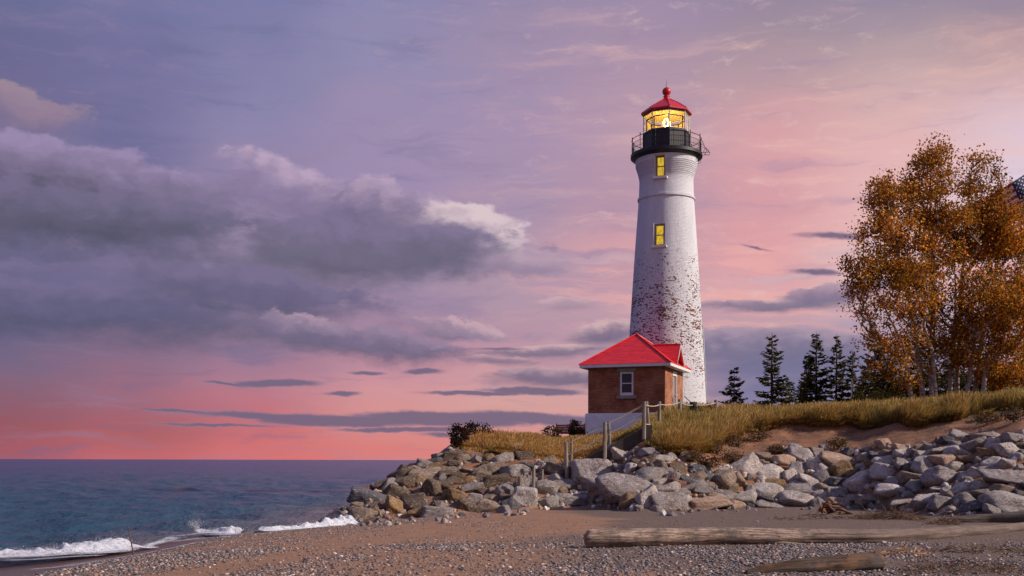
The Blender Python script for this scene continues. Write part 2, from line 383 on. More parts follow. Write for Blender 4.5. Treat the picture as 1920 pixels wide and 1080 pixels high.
def wpt(px, py, z=WATER):
    Y = (EYE - z) * F / (py - HZ); return ((px - 960) / F * Y, Y, z)
seg_swell([wpt(225, 1020)[:2], wpt(300, 1010)[:2], wpt(380, 1002)[:2], wpt(500, 995)[:2]], .13, .5)
seg_swell([wpt(-50, 1000)[:2], wpt(150, 990)[:2], wpt(330, 980)[:2]], .05, .9)
me = npmesh('lake_water', np.stack([WX, WY, WATER + WZ], -1), grid_faces(len(tt), len(ty)), 4, True, None, {'shallow': sstep(WX - shore_x(WY) + 2.0 * (fbm(WX * .3, WY * .3, 77) - .5), -7, .3)})
m, t, b, out = material('lake_water')
co = obco(t)
big = t.noise(t.mapping(co, scale=(.02, .006, 1)), 1.0, 4, .6)
deep = t.mix(t.mr(big, .35, .65), (0.024, 0.040, 0.105, 1), (0.020, 0.060, 0.100, 1))
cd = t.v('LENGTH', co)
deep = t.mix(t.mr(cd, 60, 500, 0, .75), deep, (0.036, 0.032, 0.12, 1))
colr = t.mix(attr(t, 'shallow').outputs['Fac'], deep, (0.15, 0.115, 0.11, 1))
h1 = t.noise(t.mapping(co, rot=(0, 0, R(25)), scale=(1.9, 1.0, 1)), 1.0, 6, .66)
h2 = t.noise(t.mapping(co, rot=(0, 0, R(20)), scale=(.22, .1, 1)), 1.0, 5, .6)
setin(t, b, Base_Color=colr, Roughness=.22, Specular_IOR_Level=.15, IOR=1.33)
n = t.new('ShaderNodeBump', {'Height': h1, 'Strength': .9, 'Distance': .30})
n2_ = t.new('ShaderNodeBump', {'Height': h2, 'Strength': .75, 'Distance': 1.6, 'Normal': n.outputs[0]}); t.l.new(n2_.outputs[0], b.inputs['Normal'])
link('lake_water', me, m, kind='structure')

# ---------------------------------------------------------------- surf
ICO = {}
def ico(sub):
    if sub not in ICO:
        bm = bmesh.new(); bmesh.ops.create_icosphere(bm, subdivisions=sub, radius=1)
        v = np.array([q.co[:] for q in bm.verts]); f = np.array([[l.index for l in p.verts] for p in bm.faces]); bm.free()
        ICO[sub] = (v, f)
    return ICO[sub]
m_foam, t, b, out = material('foam')
co = obco(t)
fn = t.noise(co, 9, 6, .7); fn2 = t.noise(co, 38, 4, .7)
setin(t, b, Base_Color=t.mix(t.mr(fn, .3, .6), (0.42, 0.45, 0.52, 1), (0.82, 0.83, 0.87, 1)), Roughness=.8, Specular_IOR_Level=.2)
hole = t.mr(t.m('SUBTRACT', t.m('ADD', attr(t, 'cover').outputs['Fac'], t.m('MULTIPLY', t.m('SUBTRACT', fn2, .5), 1.1)), .45), -.08, .12)
tr = t.new('ShaderNodeBsdfTransparent'); mx = t.new('ShaderNodeMixShader', {0: hole, 1: tr.outputs[0], 2: b.outputs[0]}); t.l.new(mx.outputs[0], out.inputs[0])
bump(t, b, t.m('ADD', fn, t.m('MULTIPLY', fn2, .5)), .8, .12)
def breaker(path, width, seed, label, spray):
    """a broken wave: a lumpy white ridge along the path of (px, py, height in m)"""
    q = np.array([wpt(a, c) for a, c, _ in path]); hh = np.array([p[2] for p in path])
    s = np.r_[0, np.cumsum(np.linalg.norm(np.diff(q[:, :2], axis=0), axis=1))]
    nu, nv = int(s[-1] / .035), 64
    u = np.linspace(0, s[-1], nu); v = np.linspace(-1, 1, nv)
    cx = np.interp(u, s, q[:, 0]); cy = np.interp(u, s, q[:, 1]); H = np.interp(u, s, hh) * .62
    tx = np.gradient(cx); tyy = np.gradient(cy); l = np.hypot(tx, tyy); nx_, ny_ = tyy / l, -tx / l    # towards the beach
    U, V = np.meshgrid(u, v); 
    edge = .35 * (fbm(U * 1.4, V * 0 + 3, seed, 5) - .5) * width
    W = width * (.55 + .9 * fbm(U * .8, U * 0, seed + 2, 3))
    Vx = V * W + edge
    prof = np.where(V > 0, np.exp(-(V / .5) ** 2), np.exp(-(V / .36) ** 2))
    lump = (.2 + 1.5 * fbm(U * 3.4, V * 2.2, seed + 5, 5) ** 1.3) * (.55 + .9 * fbm(U * 9, V * 3, seed + 6, 4))
    Z = WATER + .015 + H[None, :] * prof * lump + .10 * H[None, :] * (fbm(U * 11, V * 7, seed + 9, 4) - .4)
    X = cx[None, :] + nx_[None, :] * Vx; Y = cy[None, :] + ny_[None, :] * Vx
    end = np.minimum(sstep(U, 0, .5), 1 - sstep(U, s[-1] - .4, s[-1]))
    cover = (1.0 - np.abs(V) ** 1.6 * 1.05) * end * (.55 + .8 * fbm(U * 2.2, V * 3.5, seed + 3, 4))
    cover = np.where(prof * H[None, :] > .08, np.maximum(cover, (.42 + .75 * fbm(U * 9, V * 6, seed + 4, 4)) * sstep(end, 0, .4)), cover)
    g = np.maximum(Z, height(X, Y) + .015)
    V3 = np.stack([X, Y, g], -1).reshape(-1, 3); F3 = grid_faces(nu, nv); cov = cover.ravel()
    # spray drops thrown off the crest
    iv, jf = (np.array([[1, 0, 0], [-1, 0, 0], [0, 1, 0], [0, -1, 0], [0, 0, 1], [0, 0, -1.]]), np.array([[0, 2, 4], [2, 1, 4], [1, 3, 4], [3, 0, 4], [2, 0, 5], [1, 2, 5], [3, 1, 5], [0, 3, 5]])); vs, fs, cs, base = [V3], [np.concatenate([F3[:, [0, 1, 2]], F3[:, [0, 2, 3]]])], [cov], len(V3)
    r = np.random.default_rng(seed)
    for px_, py_, n_, sp, up in spray:
        c0 = np.array(wpt(px_, py_))
        for k in range(n_):
            a_ = r.normal(0, 1, 3); h_ = abs(r.normal(0, .5)) * up
            p_ = c0 + np.array([a_[0] * sp * (.4 + h_ / up), a_[1] * sp * .5, h_ + .05])
            rad = r.uniform(.002, .008) * (1.3 - min(1, h_ / up) * .6)
            vs.append(iv * rad * np.array([1, 1, r.uniform(1, 2)]) + p_); fs.append(jf + base); base += len(iv); cs.append(np.ones(len(iv)))
    me = npmesh('breaking_wave', np.concatenate(vs), np.concatenate(fs), 3, True, None, {'cover': np.concatenate(cs)})
    o = link('breaking_wave', me, m_foam); o['label'] = label; o['category'] = 'wave'; o['group'] = 'small waves breaking along the shore'
breaker([(-60, 1052, .06), (0, 1046, .1), (70, 1043, .18), (150, 1039, .25), (190, 1035, .28), (212, 1032, .36), (222, 1031, .38), (236, 1031, .2), (246, 1031, .1), (258, 1034, .04)], 1.05, 11,
        'long white breaker rolling up to the thin upright stick', [(215, 1031, 900, .2, .22), (180, 1034, 900, .3, .12), (140, 1037, 900, .35, .10), (90, 1041, 700, .4, .08), (30, 1045, 500, .4, .07)])
breaker([(356, 1001, .06), (372, 1001, .2), (400, 1002, .15), (430, 1003, .24), (450, 1003, .17), (468, 1003, .05)], .45, 12,
        'short white breaker curling between the stick and the headland', [(366, 1000, 900, .1, .32), (430, 1002, 900, .22, .12), (400, 1002, 500, .2, .08)])
breaker([(474, 998, .1), (500, 998, .2), (545, 996, .24), (590, 992, .28), (625, 989, .36), (655, 986, .42), (668, 985, .15)], .6, 13,
        'white breaker running in along the foot of the rocky headland', [(640, 986, 1100, .3, .26), (590, 991, 700, .3, .12), (540, 995, 600, .3, .1)])
breaker([(640, 978, .1), (655, 977, .3), (668, 976, .45), (678, 976, .5), (686, 977, .2)], .28, 14,
        'burst of white spray thrown up against the outermost rocks', [(672, 976, 1500, .2, .62), (662, 976, 700, .18, .5), (648, 978, 300, .16, .26)])
# thin lace of foam left behind by the backwash
def lace(path, width, seed):
    q = np.array([wpt(a, c) for a, c in path]); s = np.r_[0, np.cumsum(np.linalg.norm(np.diff(q[:, :2], axis=0), axis=1))]
    nu, nv = int(s[-1] / .06), 20; u = np.linspace(0, s[-1], nu); v = np.linspace(-1, 1, nv); U, V = np.meshgrid(u, v)
    cx = np.interp(u, s, q[:, 0]); cy = np.interp(u, s, q[:, 1]); l = np.hypot(np.gradient(cx), np.gradient(cy)); nx_, ny_ = np.gradient(cy) / l, -np.gradient(cx) / l
    O = V * width * (.4 + fbm(U * .7, U * 0, seed)) + .5 * (fbm(U * .5, V * 0, seed + 1) - .5)
    X = cx + nx_ * O; Y = cy + ny_ * O; Z = np.maximum(WATER + .03, height(X, Y) + .012)
    cov = (.52 - .5 * np.abs(V) ** 2) * np.minimum(sstep(U, 0, .6), 1 - sstep(U, s[-1] - .6, s[-1])) * (.5 + fbm(U * 1.1, V * 2, seed + 3))
    return np.stack([X, Y, Z], -1).reshape(-1, 3), grid_faces(nu, nv), cov.ravel()
vs, fs, cs, base = [], [], [], 0
for pth, wd, sd in (([(-40, 1058), (60, 1055), (150, 1048), (240, 1043)], .35, 3), ([(100, 1072), (200, 1056), (300, 1040), (380, 1024)], .12, 4), ([(300, 1022), (400, 1012), (520, 1003), (640, 993)], .16, 5), ([(20, 1078), (120, 1069), (230, 1051)], .1, 6), ([(-40, 1050), (80, 1047), (170, 1041), (262, 1033)], .8, 7), ([(250, 1034), (300, 1022), (350, 1008)], .5, 8), ([(350, 1008), (420, 1006), (480, 1002)], .45, 9), ([(300, 1012), (360, 1006), (430, 999)], .3, 12)):
    a_, b_, c_ = lace(pth, wd, sd); vs.append(a_); fs.append(b_ + base); cs.append(c_); base += len(a_)
o = link('sea_foam', npmesh('sea_foam', np.concatenate(vs), np.concatenate(fs), 4, True, None, {'cover': np.concatenate(cs)}), m_foam, kind='stuff')
o['label'] = 'thin lace of foam washed up the wet sand'; o['category'] = 'foam'

# ---------------------------------------------------------------- pebbles
def pebble_density(X, Y):
    d = X - shore_x(Y); px = X / Y * F + 960
    strip = np.interp(Y, [14, 19, 23, 31], [3.2, 4.6, 5.7, 4.8])
    A = sstep(d, .15, .8) * .8
    gap = np.exp(-((d - strip) / .95) ** 2) * .95
    dens = A * (1 - gap)
    patch = sstep(fbm(X * .55, Y * .35, 101, 4), .36, .54)
    dens = dens * np.where(d > strip, .24 + .76 * patch, .45 + .55 * patch)
    back = sstep(Y, 19.5, 23) * sstep(X, -1.5, .8)           # clean sand behind the log
    dens = dens * (1 - .94 * back)
    far = sstep(Y, 26, 31) * sstep(d, 2.8, 4.2)
    dens = dens * (1 - .85 * far)
    right = sstep(X, 3.0, 6.0); dens = dens * (1 - right * .6 * (1 - patch))
    return np.clip(dens, 0, 1)
m_peb, t, b, out = material('pebble')
co = obco(t)
setin(t, b, Base_Color=t.mix(t.mr(t.noise(co, 60, 3, .6), .35, .7, 0, .35), attr(t, 'tint').outputs['Color'], (.32, .3, .3, 1)), Roughness=.62, Specular_IOR_Level=.35)
def pebbles(n, y0, y1, sub, r0, r1, seed, bare=False):
    r = np.random.default_rng(seed)
    Y = np.sqrt(r.uniform(y0 ** 2, y1 ** 2, n)); X = (r.uniform(-60, 1990, n) - 960) / F * Y
    keep = r.uniform(0, 1, n) < pebble_density(X, Y); X, Y = X[keep], Y[keep]; n = len(X)
    z = height(X, Y); ok = (z < .35) & (z > WATER - .02); X, Y, z = X[ok], Y[ok], z[ok]; n = len(X)
    rad = r0 + (r1 - r0) * r.beta(1.2, 4.2, n)
    iv, jf = ico(sub); k = len(iv)
    V = iv[None] * (1 + .16 * r.normal(0, 1, (n, k, 1)).clip(-1.5, 1.5) * (.6 if sub == 1 else 1))
    sc3 = np.stack([r.uniform(.8, 1.35, n), r.uniform(.65, 1.0, n), r.uniform(.35, .62, n)], -1) * rad[:, None]
    V = V * sc3[:, None, :]
    a = r.uniform(0, 6.28, n); ca, sa = np.cos(a), np.sin(a)
    x_ = V[..., 0] * ca[:, None] - V[..., 1] * sa[:, None]; y_ = V[..., 0] * sa[:, None] + V[..., 1] * ca[:, None]
    tl = r.normal(0, .18, n)
    V = np.stack([x_ + X[:, None], y_ + Y[:, None], V[..., 2] + x_ * tl[:, None] + (z + sc3[:, 2] * .25)[:, None]], -1)
    pal = np.array([[.07, .066, .075], [.12, .11, .12], [.19, .17, .165], [.36, .33, .32], [.62, .57, .53], [.30, .20, .15], [.20, .115, .085], [.46, .33, .26], [.035, .034, .045], [.16, .17, .21]])
    pr = np.array([.17, .16, .13, .08, .055, .09, .09, .055, .11, .06]); ci = r.choice(len(pal), n, p=pr / pr.sum())
    col = pal[ci] * r.uniform(.5, 1.1, (n, 1)) * np.array([1.05, .92, .84])
    return V.reshape(-1, 3), (jf[None] + (np.arange(n) * k)[:, None, None]).reshape(-1, 3), np.repeat(col, k, 0)
vs, fs, cs, base = [], [], [], 0
for args in ((52000, 12.5, 20, 1, .009, .060, 1), (70000, 19, 36, 0, .009, .042, 2), (110000, 14, 36, 0, .007, .020, 3)):
    a_, b_, c_ = pebbles(*args); vs.append(a_); fs.append(b_ + base); cs.append(c_); base += len(a_)
print('pebble faces', sum(len(f) for f in fs))
o = link('pebbles', npmesh('pebbles', np.concatenate(vs), np.concatenate(fs), 3, True, np.concatenate(cs)), m_peb, kind='stuff')
o['label'] = 'grey, white and rust coloured beach pebbles strewn in bands'; o['category'] = 'pebbles'
# ---------------------------------------------------------------- boulders
def rock_mesh(seed, kind):
    r = np.random.default_rng(seed); v, f = ico(4 if kind != 'pebble' else 2)
    npl = {'angular': 10, 'blocky': 8, 'rounded': 16, 'pointed': 9, 'flat': 9}[kind]
    n = r.normal(0, 1, (npl, 3)); n /= np.linalg.norm(n, axis=1)[:, None]
    if kind in ('blocky', 'flat'): n = np.concatenate([n[:npl - 5], np.array([[1, .15, .1], [-1, .1, .2], [.1, 1, .15], [0, -1, .2], [.05, -.1, 1]])]); n /= np.linalg.norm(n, axis=1)[:, None]
    o = r.uniform(.48, .92, len(n))
    if kind == 'rounded': o = r.uniform(.7, .96, len(n))
    n = np.concatenate([n, -n[:4]]); o = np.concatenate([o, r.uniform(.6, .9, 4)])
    p = {'rounded': 18, 'pointed': 60}.get(kind, 60)
    d = np.maximum(v @ n.T, 0) / o
    rr = np.maximum((d ** p).sum(1) ** (-1 / p), 0); rr = np.minimum(rr, 1.25)
    if kind == 'pointed': rr = rr * (1 + .35 * np.maximum(v[:, 2], 0) ** 4)
    off = Vector(r.uniform(-50, 50, 3).tolist())
    dis = np.array([noise.fractal(Vector(q.tolist()) * 1.6 + off, 1.0, 2.1, 5) for q in v])
    dis2 = np.array([noise.ridged_multi_fractal(Vector(q.tolist()) * 2.2 + off, 1.0, 2.0, 4, 1.0, 2.0) for q in v])
    rr = rr * (1 + .06 * dis - .022 * np.minimum(dis2, 2.2))
    V = v * rr[:, None]; ext = (V.max(0) - V.min(0)) / 2; V = (V - (V.max(0) + V.min(0)) / 2) / ext
    return npmesh('rock', V, f, 3, True)
KINDS_R = ['angular', 'blocky', 'rounded', 'pointed', 'flat']
m_rock, t, b, out = material('limestone')
oi = t.new('ShaderNodeObjectInfo'); tc = obco(t)
co = t.v('ADD', tc, t.v('MULTIPLY', oi.outputs['Location'], (3.1, 3.7, 2.3)))
a1 = t.noise(co, 1.4, 6, .62); a2 = t.noise(co, 6.0, 7, .68); a3 = t.noise(co, 22, 4, .65)
vor = t.new('ShaderNodeTexVoronoi', {'Vector': t.v('ADD', co, t.v('MULTIPLY', t.noise(co, 2.2, 4, .6, col=True), (.9, .9, .9))), 'Scale': 1.7}, feature='DISTANCE_TO_EDGE')
crack = t.mr(vor.outputs['Distance'], 0, .035)
base = oi.outputs['Color']
c1 = t.mix(t.mr(a1, .38, .62, 0, .8), base, t.mix(1.0, base, (.78, .70, .64, 1), 'MULTIPLY'))
c2 = t.mix(t.mr(a2, .52, .68, 0, .75), c1, t.mix(.55, base, (.85, .82, .80, 1)))
c3 = t.mix(t.mr(a2, .46, .33, 0, .55), c2, (.11, .085, .07, 1))
c4 = t.mix(t.mr(a3, .54, .68, 0, .4), c3, (.05, .045, .045, 1))
c5 = t.mix(t.m('MULTIPLY', t.m('SUBTRACT', 1.0, crack), t.mr(a1, .4, .6, 0, .75)), c4, (.04, .035, .03, 1))
setin(t, b, Base_Color=c5, Roughness=.85, Specular_IOR_Level=.25)
bump(t, b, t.m('ADD', t.m('ADD', t.m('MULTIPLY', a2, 1.1), t.m('MULTIPLY', a3, .35)), t.m('MULTIPLY', crack, .15)), .9, .16)
ROCKM = {}
for ki, k in enumerate(KINDS_R):
    ROCKM[k] = [rock_mesh(100 + ki * 20 + j, k) for j in range(6)]
    for q in ROCKM[k]: q.materials.append(m_rock)
TONES = {'grey': (.42, .365, .34), 'pale grey': (.70, .62, .565), 'brown': (.19, .13, .085), 'ochre': (.38, .23, .10), 'peach': (.62, .42, .30), 'dark grey': (.15, .14, .15), 'rust red': (.26, .12, .085), 'tan': (.38, .28, .20)}
# px, py, width, height (pixels of the photo), shape, tone, tilt in degrees
HAND = """884,841,64,15,flat,brown,-6|980,850,46,28,rounded,peach,4|984,860,32,20,blocky,brown,0|940,866,40,22,angular,grey,-18|913,884,60,24,flat,tan,-20|842,847,20,11,rounded,grey,0|891,868,26,22,angular,grey,20
838,889,36,18,flat,tan,-14|931,905,46,24,flat,brown,-16|964,890,46,34,angular,grey,10|851,934,38,34,pointed,ochre,14|833,918,30,26,blocky,brown,-20|884,920,40,20,flat,grey,-8|907,955,54,30,angular,tan,-24|871,953,38,30,rounded,brown,0|944,925,38,24,angular,grey,-30
984,941,42,44,blocky,pale grey,6|958,952,30,28,angular,dark grey,30|1020,921,58,34,rounded,grey,-16|1062,911,46,22,rounded,grey,-14|1111,902,80,64,angular,grey,-6|1173,922,94,54,rounded,grey,4|1180,940,38,26,angular,ochre,-10|1215,938,42,48,pointed,pale grey,12|1216,893,52,28,rounded,grey,0
1107,871,28,19,rounded,peach,-12|1160,855,46,24,angular,pale grey,-40|1042,884,40,22,flat,tan,-24|1080,890,30,24,angular,pale grey,0|1073,940,54,20,flat,grey,-6|735,960,40,48,angular,ochre,36|682,969,44,28,rounded,tan,-10|772,952,60,36,angular,brown,-22|690,938,64,30,flat,dark grey,-20
745,929,52,32,rounded,brown,-14|807,922,40,40,rounded,brown,10|800,896,52,32,blocky,tan,-16|787,966,40,22,rounded,ochre,-6|822,966,62,24,flat,grey,-8|755,893,44,22,flat,brown,-26|690,911,34,20,rounded,rust red,0|720,915,38,24,angular,brown,-20|800,862,34,16,flat,grey,-16
775,870,28,15,angular,tan,-20|850,857,42,18,flat,brown,-14|825,860,28,16,angular,grey,8|650,949,28,18,rounded,brown,0|765,908,42,24,flat,brown,-20|865,862,30,16,rounded,tan,6|788,906,24,20,rounded,ochre,0|1213,851,28,18,angular,grey,-14|1245,850,24,13,blocky,tan,0
1242,862,32,16,flat,pale grey,4|1233,876,30,20,rounded,tan,6|1271,881,28,26,blocky,brown,-8|1287,862,26,22,blocky,brown,10|1260,894,28,18,angular,grey,24|1304,898,38,18,flat,tan,-26|1266,909,36,20,rounded,rust red,-4|1253,922,44,24,angular,pale grey,-20
1255,945,60,38,blocky,grey,0|1286,935,20,16,rounded,pale grey,0|1329,944,88,20,flat,peach,3|1300,914,46,18,flat,grey,-18|1351,902,50,38,pointed,tan,-10|1396,879,56,34,flat,pale grey,-38|1386,905,34,34,angular,tan,34|1358,932,44,22,rounded,grey,-4|1442,888,56,30,rounded,pale grey,-4
1438,922,52,28,rounded,pale grey,-8|1446,907,42,18,flat,ochre,0|1397,937,40,26,angular,pale grey,-16|1442,947,54,18,angular,grey,6|1497,940,66,30,rounded,pale grey,4|1500,855,44,28,angular,pale grey,-14|1462,864,48,24,angular,peach,10|1499,881,40,26,angular,grey,16|1478,896,34,32,pointed,pale grey,14
1473,846,20,20,angular,peach,0|1492,841,22,18,rounded,pale grey,-8|1529,851,26,19,blocky,grey,6|1549,845,24,21,angular,grey,-18|1538,877,46,34,angular,pale grey,-20|1566,864,54,23,flat,peach,12|1574,883,34,32,blocky,ochre,20|1542,898,28,32,angular,grey,18|1576,904,46,17,flat,dark grey,-2
1518,904,40,20,flat,pale grey,18|1502,921,76,24,flat,grey,-2|1543,928,34,18,rounded,pale grey,-6|1570,927,38,22,blocky,grey,0|1576,943,46,18,rounded,peach,6|1427,859,30,18,angular,tan,-10|1611,909,52,40,angular,pale grey,-14|1665,887,58,30,rounded,pale grey,-12|1663,865,46,19,angular,pale grey,10
1674,923,60,27,rounded,pale grey,6|1658,833,28,24,angular,peach,30|1624,858,30,17,rounded,pale grey,-8|1637,875,34,20,angular,ochre,24|1664,850,28,15,flat,tan,0|1694,852,30,20,angular,pale grey,8|1695,870,32,26,angular,grey,-20|1630,890,34,20,angular,pale grey,16|1635,940,56,16,flat,tan,4
1740,877,46,38,angular,grey,38|1765,900,62,36,rounded,grey,-10|1716,905,46,30,blocky,tan,10|1713,882,30,22,blocky,brown,0|1757,848,40,16,flat,pale grey,-14|1796,849,44,25,rounded,pale grey,4|1768,864,48,27,angular,peach,14|1724,841,30,18,blocky,tan,-8|1743,839,20,17,rounded,grey,10
1800,817,40,25,angular,grey,-4|1779,827,26,19,rounded,dark grey,0|1811,829,28,22,pointed,tan,10|1847,821,62,20,blocky,grey,4|1864,832,32,22,rounded,pale grey,0|1830,843,36,32,blocky,grey,-30|1860,850,42,17,flat,ochre,-8|1889,846,46,32,angular,pale grey,30|1902,824,36,22,angular,grey,-14
1915,815,22,18,angular,pale grey,0|1863,870,36,24,rounded,pale grey,-14|1885,873,32,24,angular,pale grey,20|1892,897,96,40,angular,grey,-22|1893,945,84,40,rounded,grey,0|1836,952,64,26,angular,dark grey,-14|1806,940,42,30,pointed,grey,0|1802,918,44,26,angular,pale grey,8
1739,943,58,30,angular,pale grey,-6|1692,945,48,15,flat,pale grey,-6|1765,946,34,30,blocky,grey,12|1839,911,38,22,rounded,pale grey,0|1726,913,42,28,angular,grey,20|1883,918,46,19,rounded,tan,-4|1829,931,40,22,blocky,grey,-10|1809,894,32,19,flat,pale grey,0|1854,885,36,16,flat,grey,-18
1828,890,30,24,rounded,pale grey,0|1598,889,28,22,angular,ochre,30|1790,878,34,22,angular,pale grey,-16|1812,866,28,20,blocky,ochre,-10|1841,866,26,20,angular,grey,14|1780,931,30,20,angular,tan,-6|1650,912,28,18,angular,grey,0|1600,935,34,14,flat,pale grey,0|1410,920,24,18,angular,grey,10"""
SPEC = []
for ln in HAND.replace('\n', '|').split('|'):
    q = ln.split(',')
    if len(q) == 7: SPEC.append([float(q[0]), float(q[1]), float(q[2]), float(q[3]), q[4], q[5], float(q[6])])
NHAND = len(SPEC)
cov = np.zeros((200, 1400), bool); yy, xx = np.mgrid[0:200, 0:1400]
def cover_add(px, py, w_, h_):
    cov[(((xx + 600 - px) / (w_ * .5)) ** 2 + ((yy + 800 - py) / (h_ * .5)) ** 2) < 1] = True
for s_ in SPEC: cover_add(*s_[:4])
TOPX = [640, 660, 700, 760, 850, 920, 960, 1060, 1100, 1130, 1208, 1290, 1320, 1400, 1440, 1480, 1600, 1640, 1700, 1800, 1950]
TOPY = [955, 940, 905, 868, 848, 862, 860, 872, 870, 858, 850, 862, 888, 872, 858, 842, 850, 838, 842, 814, 812]
BOTY = {640: 975, 700: 980, 760: 975, 850: 972, 900: 966, 960: 962, 1050: 944, 1100: 944, 1160: 946, 1210: 958, 1260: 958, 1320: 950, 1500: 952, 1650: 950, 1760: 958, 1850: 964, 1950: 966}
r3 = np.random.default_rng(31); tries = 0
while len(SPEC) < 300 and tries < 20000:
    tries += 1
    px = r3.uniform(640, 1935); top = np.interp(px, TOPX, TOPY); bot = np.interp(px, list(BOTY), list(BOTY.values()))
    py = r3.uniform(top, bot)
    if cov[int(py - 800), int(px - 600)]: continue
    ys = int(py - 800); xs = int(px - 600); win = cov[max(0, ys - 6):ys + 7, max(0, xs - 9):xs + 10]
    if win.mean() > .75 and tries < 12000: continue
    w_ = r3.uniform(15, 34) * (1.1 if py > 900 else .95); h_ = w_ * r3.uniform(.5, .85)
    kd = r3.choice(KINDS_R, p=[.42, .18, .2, .05, .15])
    if px < 960: tn = r3.choice(['brown', 'tan', 'grey', 'ochre', 'rust red', 'dark grey'], p=[.36, .22, .2, .08, .04, .1])
    elif px < 1330: tn = r3.choice(['grey', 'pale grey', 'tan', 'brown', 'dark grey', 'rust red'], p=[.34, .2, .18, .14, .1, .04])
    else: tn = r3.choice(['pale grey', 'grey', 'tan', 'peach', 'dark grey', 'ochre'], p=[.4, .24, .12, .1, .09, .05])
    SPEC.append([px, py, w_, h_, kd, tn, r3.normal(0, 16)]); cover_add(px, py, w_, h_)
def zone(px):
    for lim, z_ in ((730, 'at the headland tip'), (800, 'on the seaward slope'), (870, 'below the headland bush'), (960, 'below the golden grass'),
                    (1040, 'left of the steps'), (1120, 'at the foot of the steps'), (1200, 'below the upper steps'), (1290, 'below the house door'), (1380, 'below the stout fence post'),
                    (1470, 'below the lone spruce'), (1550, 'below the spruce gap'), (1620, 'below the spruce pair'), (1690, 'below the low red table'), (1760, 'below the left birches'), (1830, 'below the right birches')):
        if px < lim: return z_
    return 'at the right edge'
ORD = 'first second third fourth fifth sixth seventh eighth ninth tenth eleventh twelfth thirteenth fourteenth fifteenth sixteenth'.split()
cells = {}
for i, s_ in enumerate(SPEC):
    px, py = s_[:2]; top = np.interp(px, TOPX, TOPY); bot = np.interp(px, list(BOTY), list(BOTY.values()))
    fr = (py - top) / (bot - top); row = 'upper' if fr < .36 else 'middle' if fr < .68 else 'bottom'
    size = 'large' if s_[2] * s_[3] > 1250 else 'small' if s_[2] * s_[3] < 420 else 'mid-sized'
    base_l = f'{size} {s_[4]} {s_[5]} rock'
    cells.setdefault((base_l, row, zone(px)), []).append(i)
LBL = {}
for (bl, row, z_), ids in cells.items():
    ids.sort(key=lambda i: SPEC[i][0])
    for k, i in enumerate(ids):
        if len(ids) == 1: LBL[i] = f'{bl} in the {row} row {z_}'
        else: LBL[i] = f'{ORD[k]} {bl} from left, {row} row {z_}'
for i, (px, py, w_, h_, kd, tn, tilt) in enumerate(SPEC):
    g = on_ground(px, py)
    if g is None: g = on_ground(px, py + 12)
    if g is None: continue
    k = g.y / F; o = ROCKM[kd][i % 6]
    ob = bpy.data.objects.new('boulder', o); C.objects.link(ob)
    rr = random.Random(i)
    # turn the mesh by a multiple of a quarter turn so that its extents stay known
    ob.rotation_mode = 'XYZ'
    big_ = 1.16 if i < NHAND else 1.0; sx, sz = w_ * .54 * k * big_, h_ * .56 * k * big_; sy = (sx * .55 + sz * .75)
    qt = rr.choice([0, 0, 180]); ob.scale = (sx, sy, sz)
    ob.rotation_euler = (R(rr.uniform(-14, 14)), R(tilt * .8), R(qt + rr.uniform(-12, 12)))
    ob.location = g + Vector((0, sy * .15, 0))
    c = TONES[tn]; v = rr.uniform(.85, 1.15); ob.color = (c[0] * v, c[1] * v, c[2] * v, 1)
    ob['label'] = LBL[i]; ob['category'] = 'rock'; ob['group'] = 'boulders piled along the foot of the bank'
# rubble and chips between the boulders
r = np.random.default_rng(8); vs, fs, cs, base = [], [], [], 0; iv, jf = ico(2)
n = 1100; PX = r.uniform(640, 1990, n)
for px in PX:
    top = np.interp(px, TOPX, TOPY) - 8; bot = np.interp(px, list(BOTY), list(BOTY.values())) + 9
    py = r.uniform(top, bot); g = on_ground(px, py)
    if g is None: continue
    rad = r.uniform(.03, .12); q = iv * (1 + .18 * r.normal(0, 1, (len(iv), 1)).clip(-1, 1)) * rad * r.uniform(.6, 1.2, 3)
    vs.append(q + np.array(g) + [0, 0, rad * .2]); fs.append(jf + base); base += len(iv)
    c = list(TONES.values())[r.choice(8, p=[.2, .15, .25, .05, .05, .15, .05, .1])]; cs.append(np.tile(np.array(c) * r.uniform(.6, 1.1), (len(iv), 1)))
o = link('rubble', npmesh('rubble', np.concatenate(vs), np.concatenate(fs), 3, False, np.concatenate(cs)), m_peb, kind='stuff')
o['label'] = 'broken stones and chips filling the gaps between the boulders'; o['category'] = 'rubble'
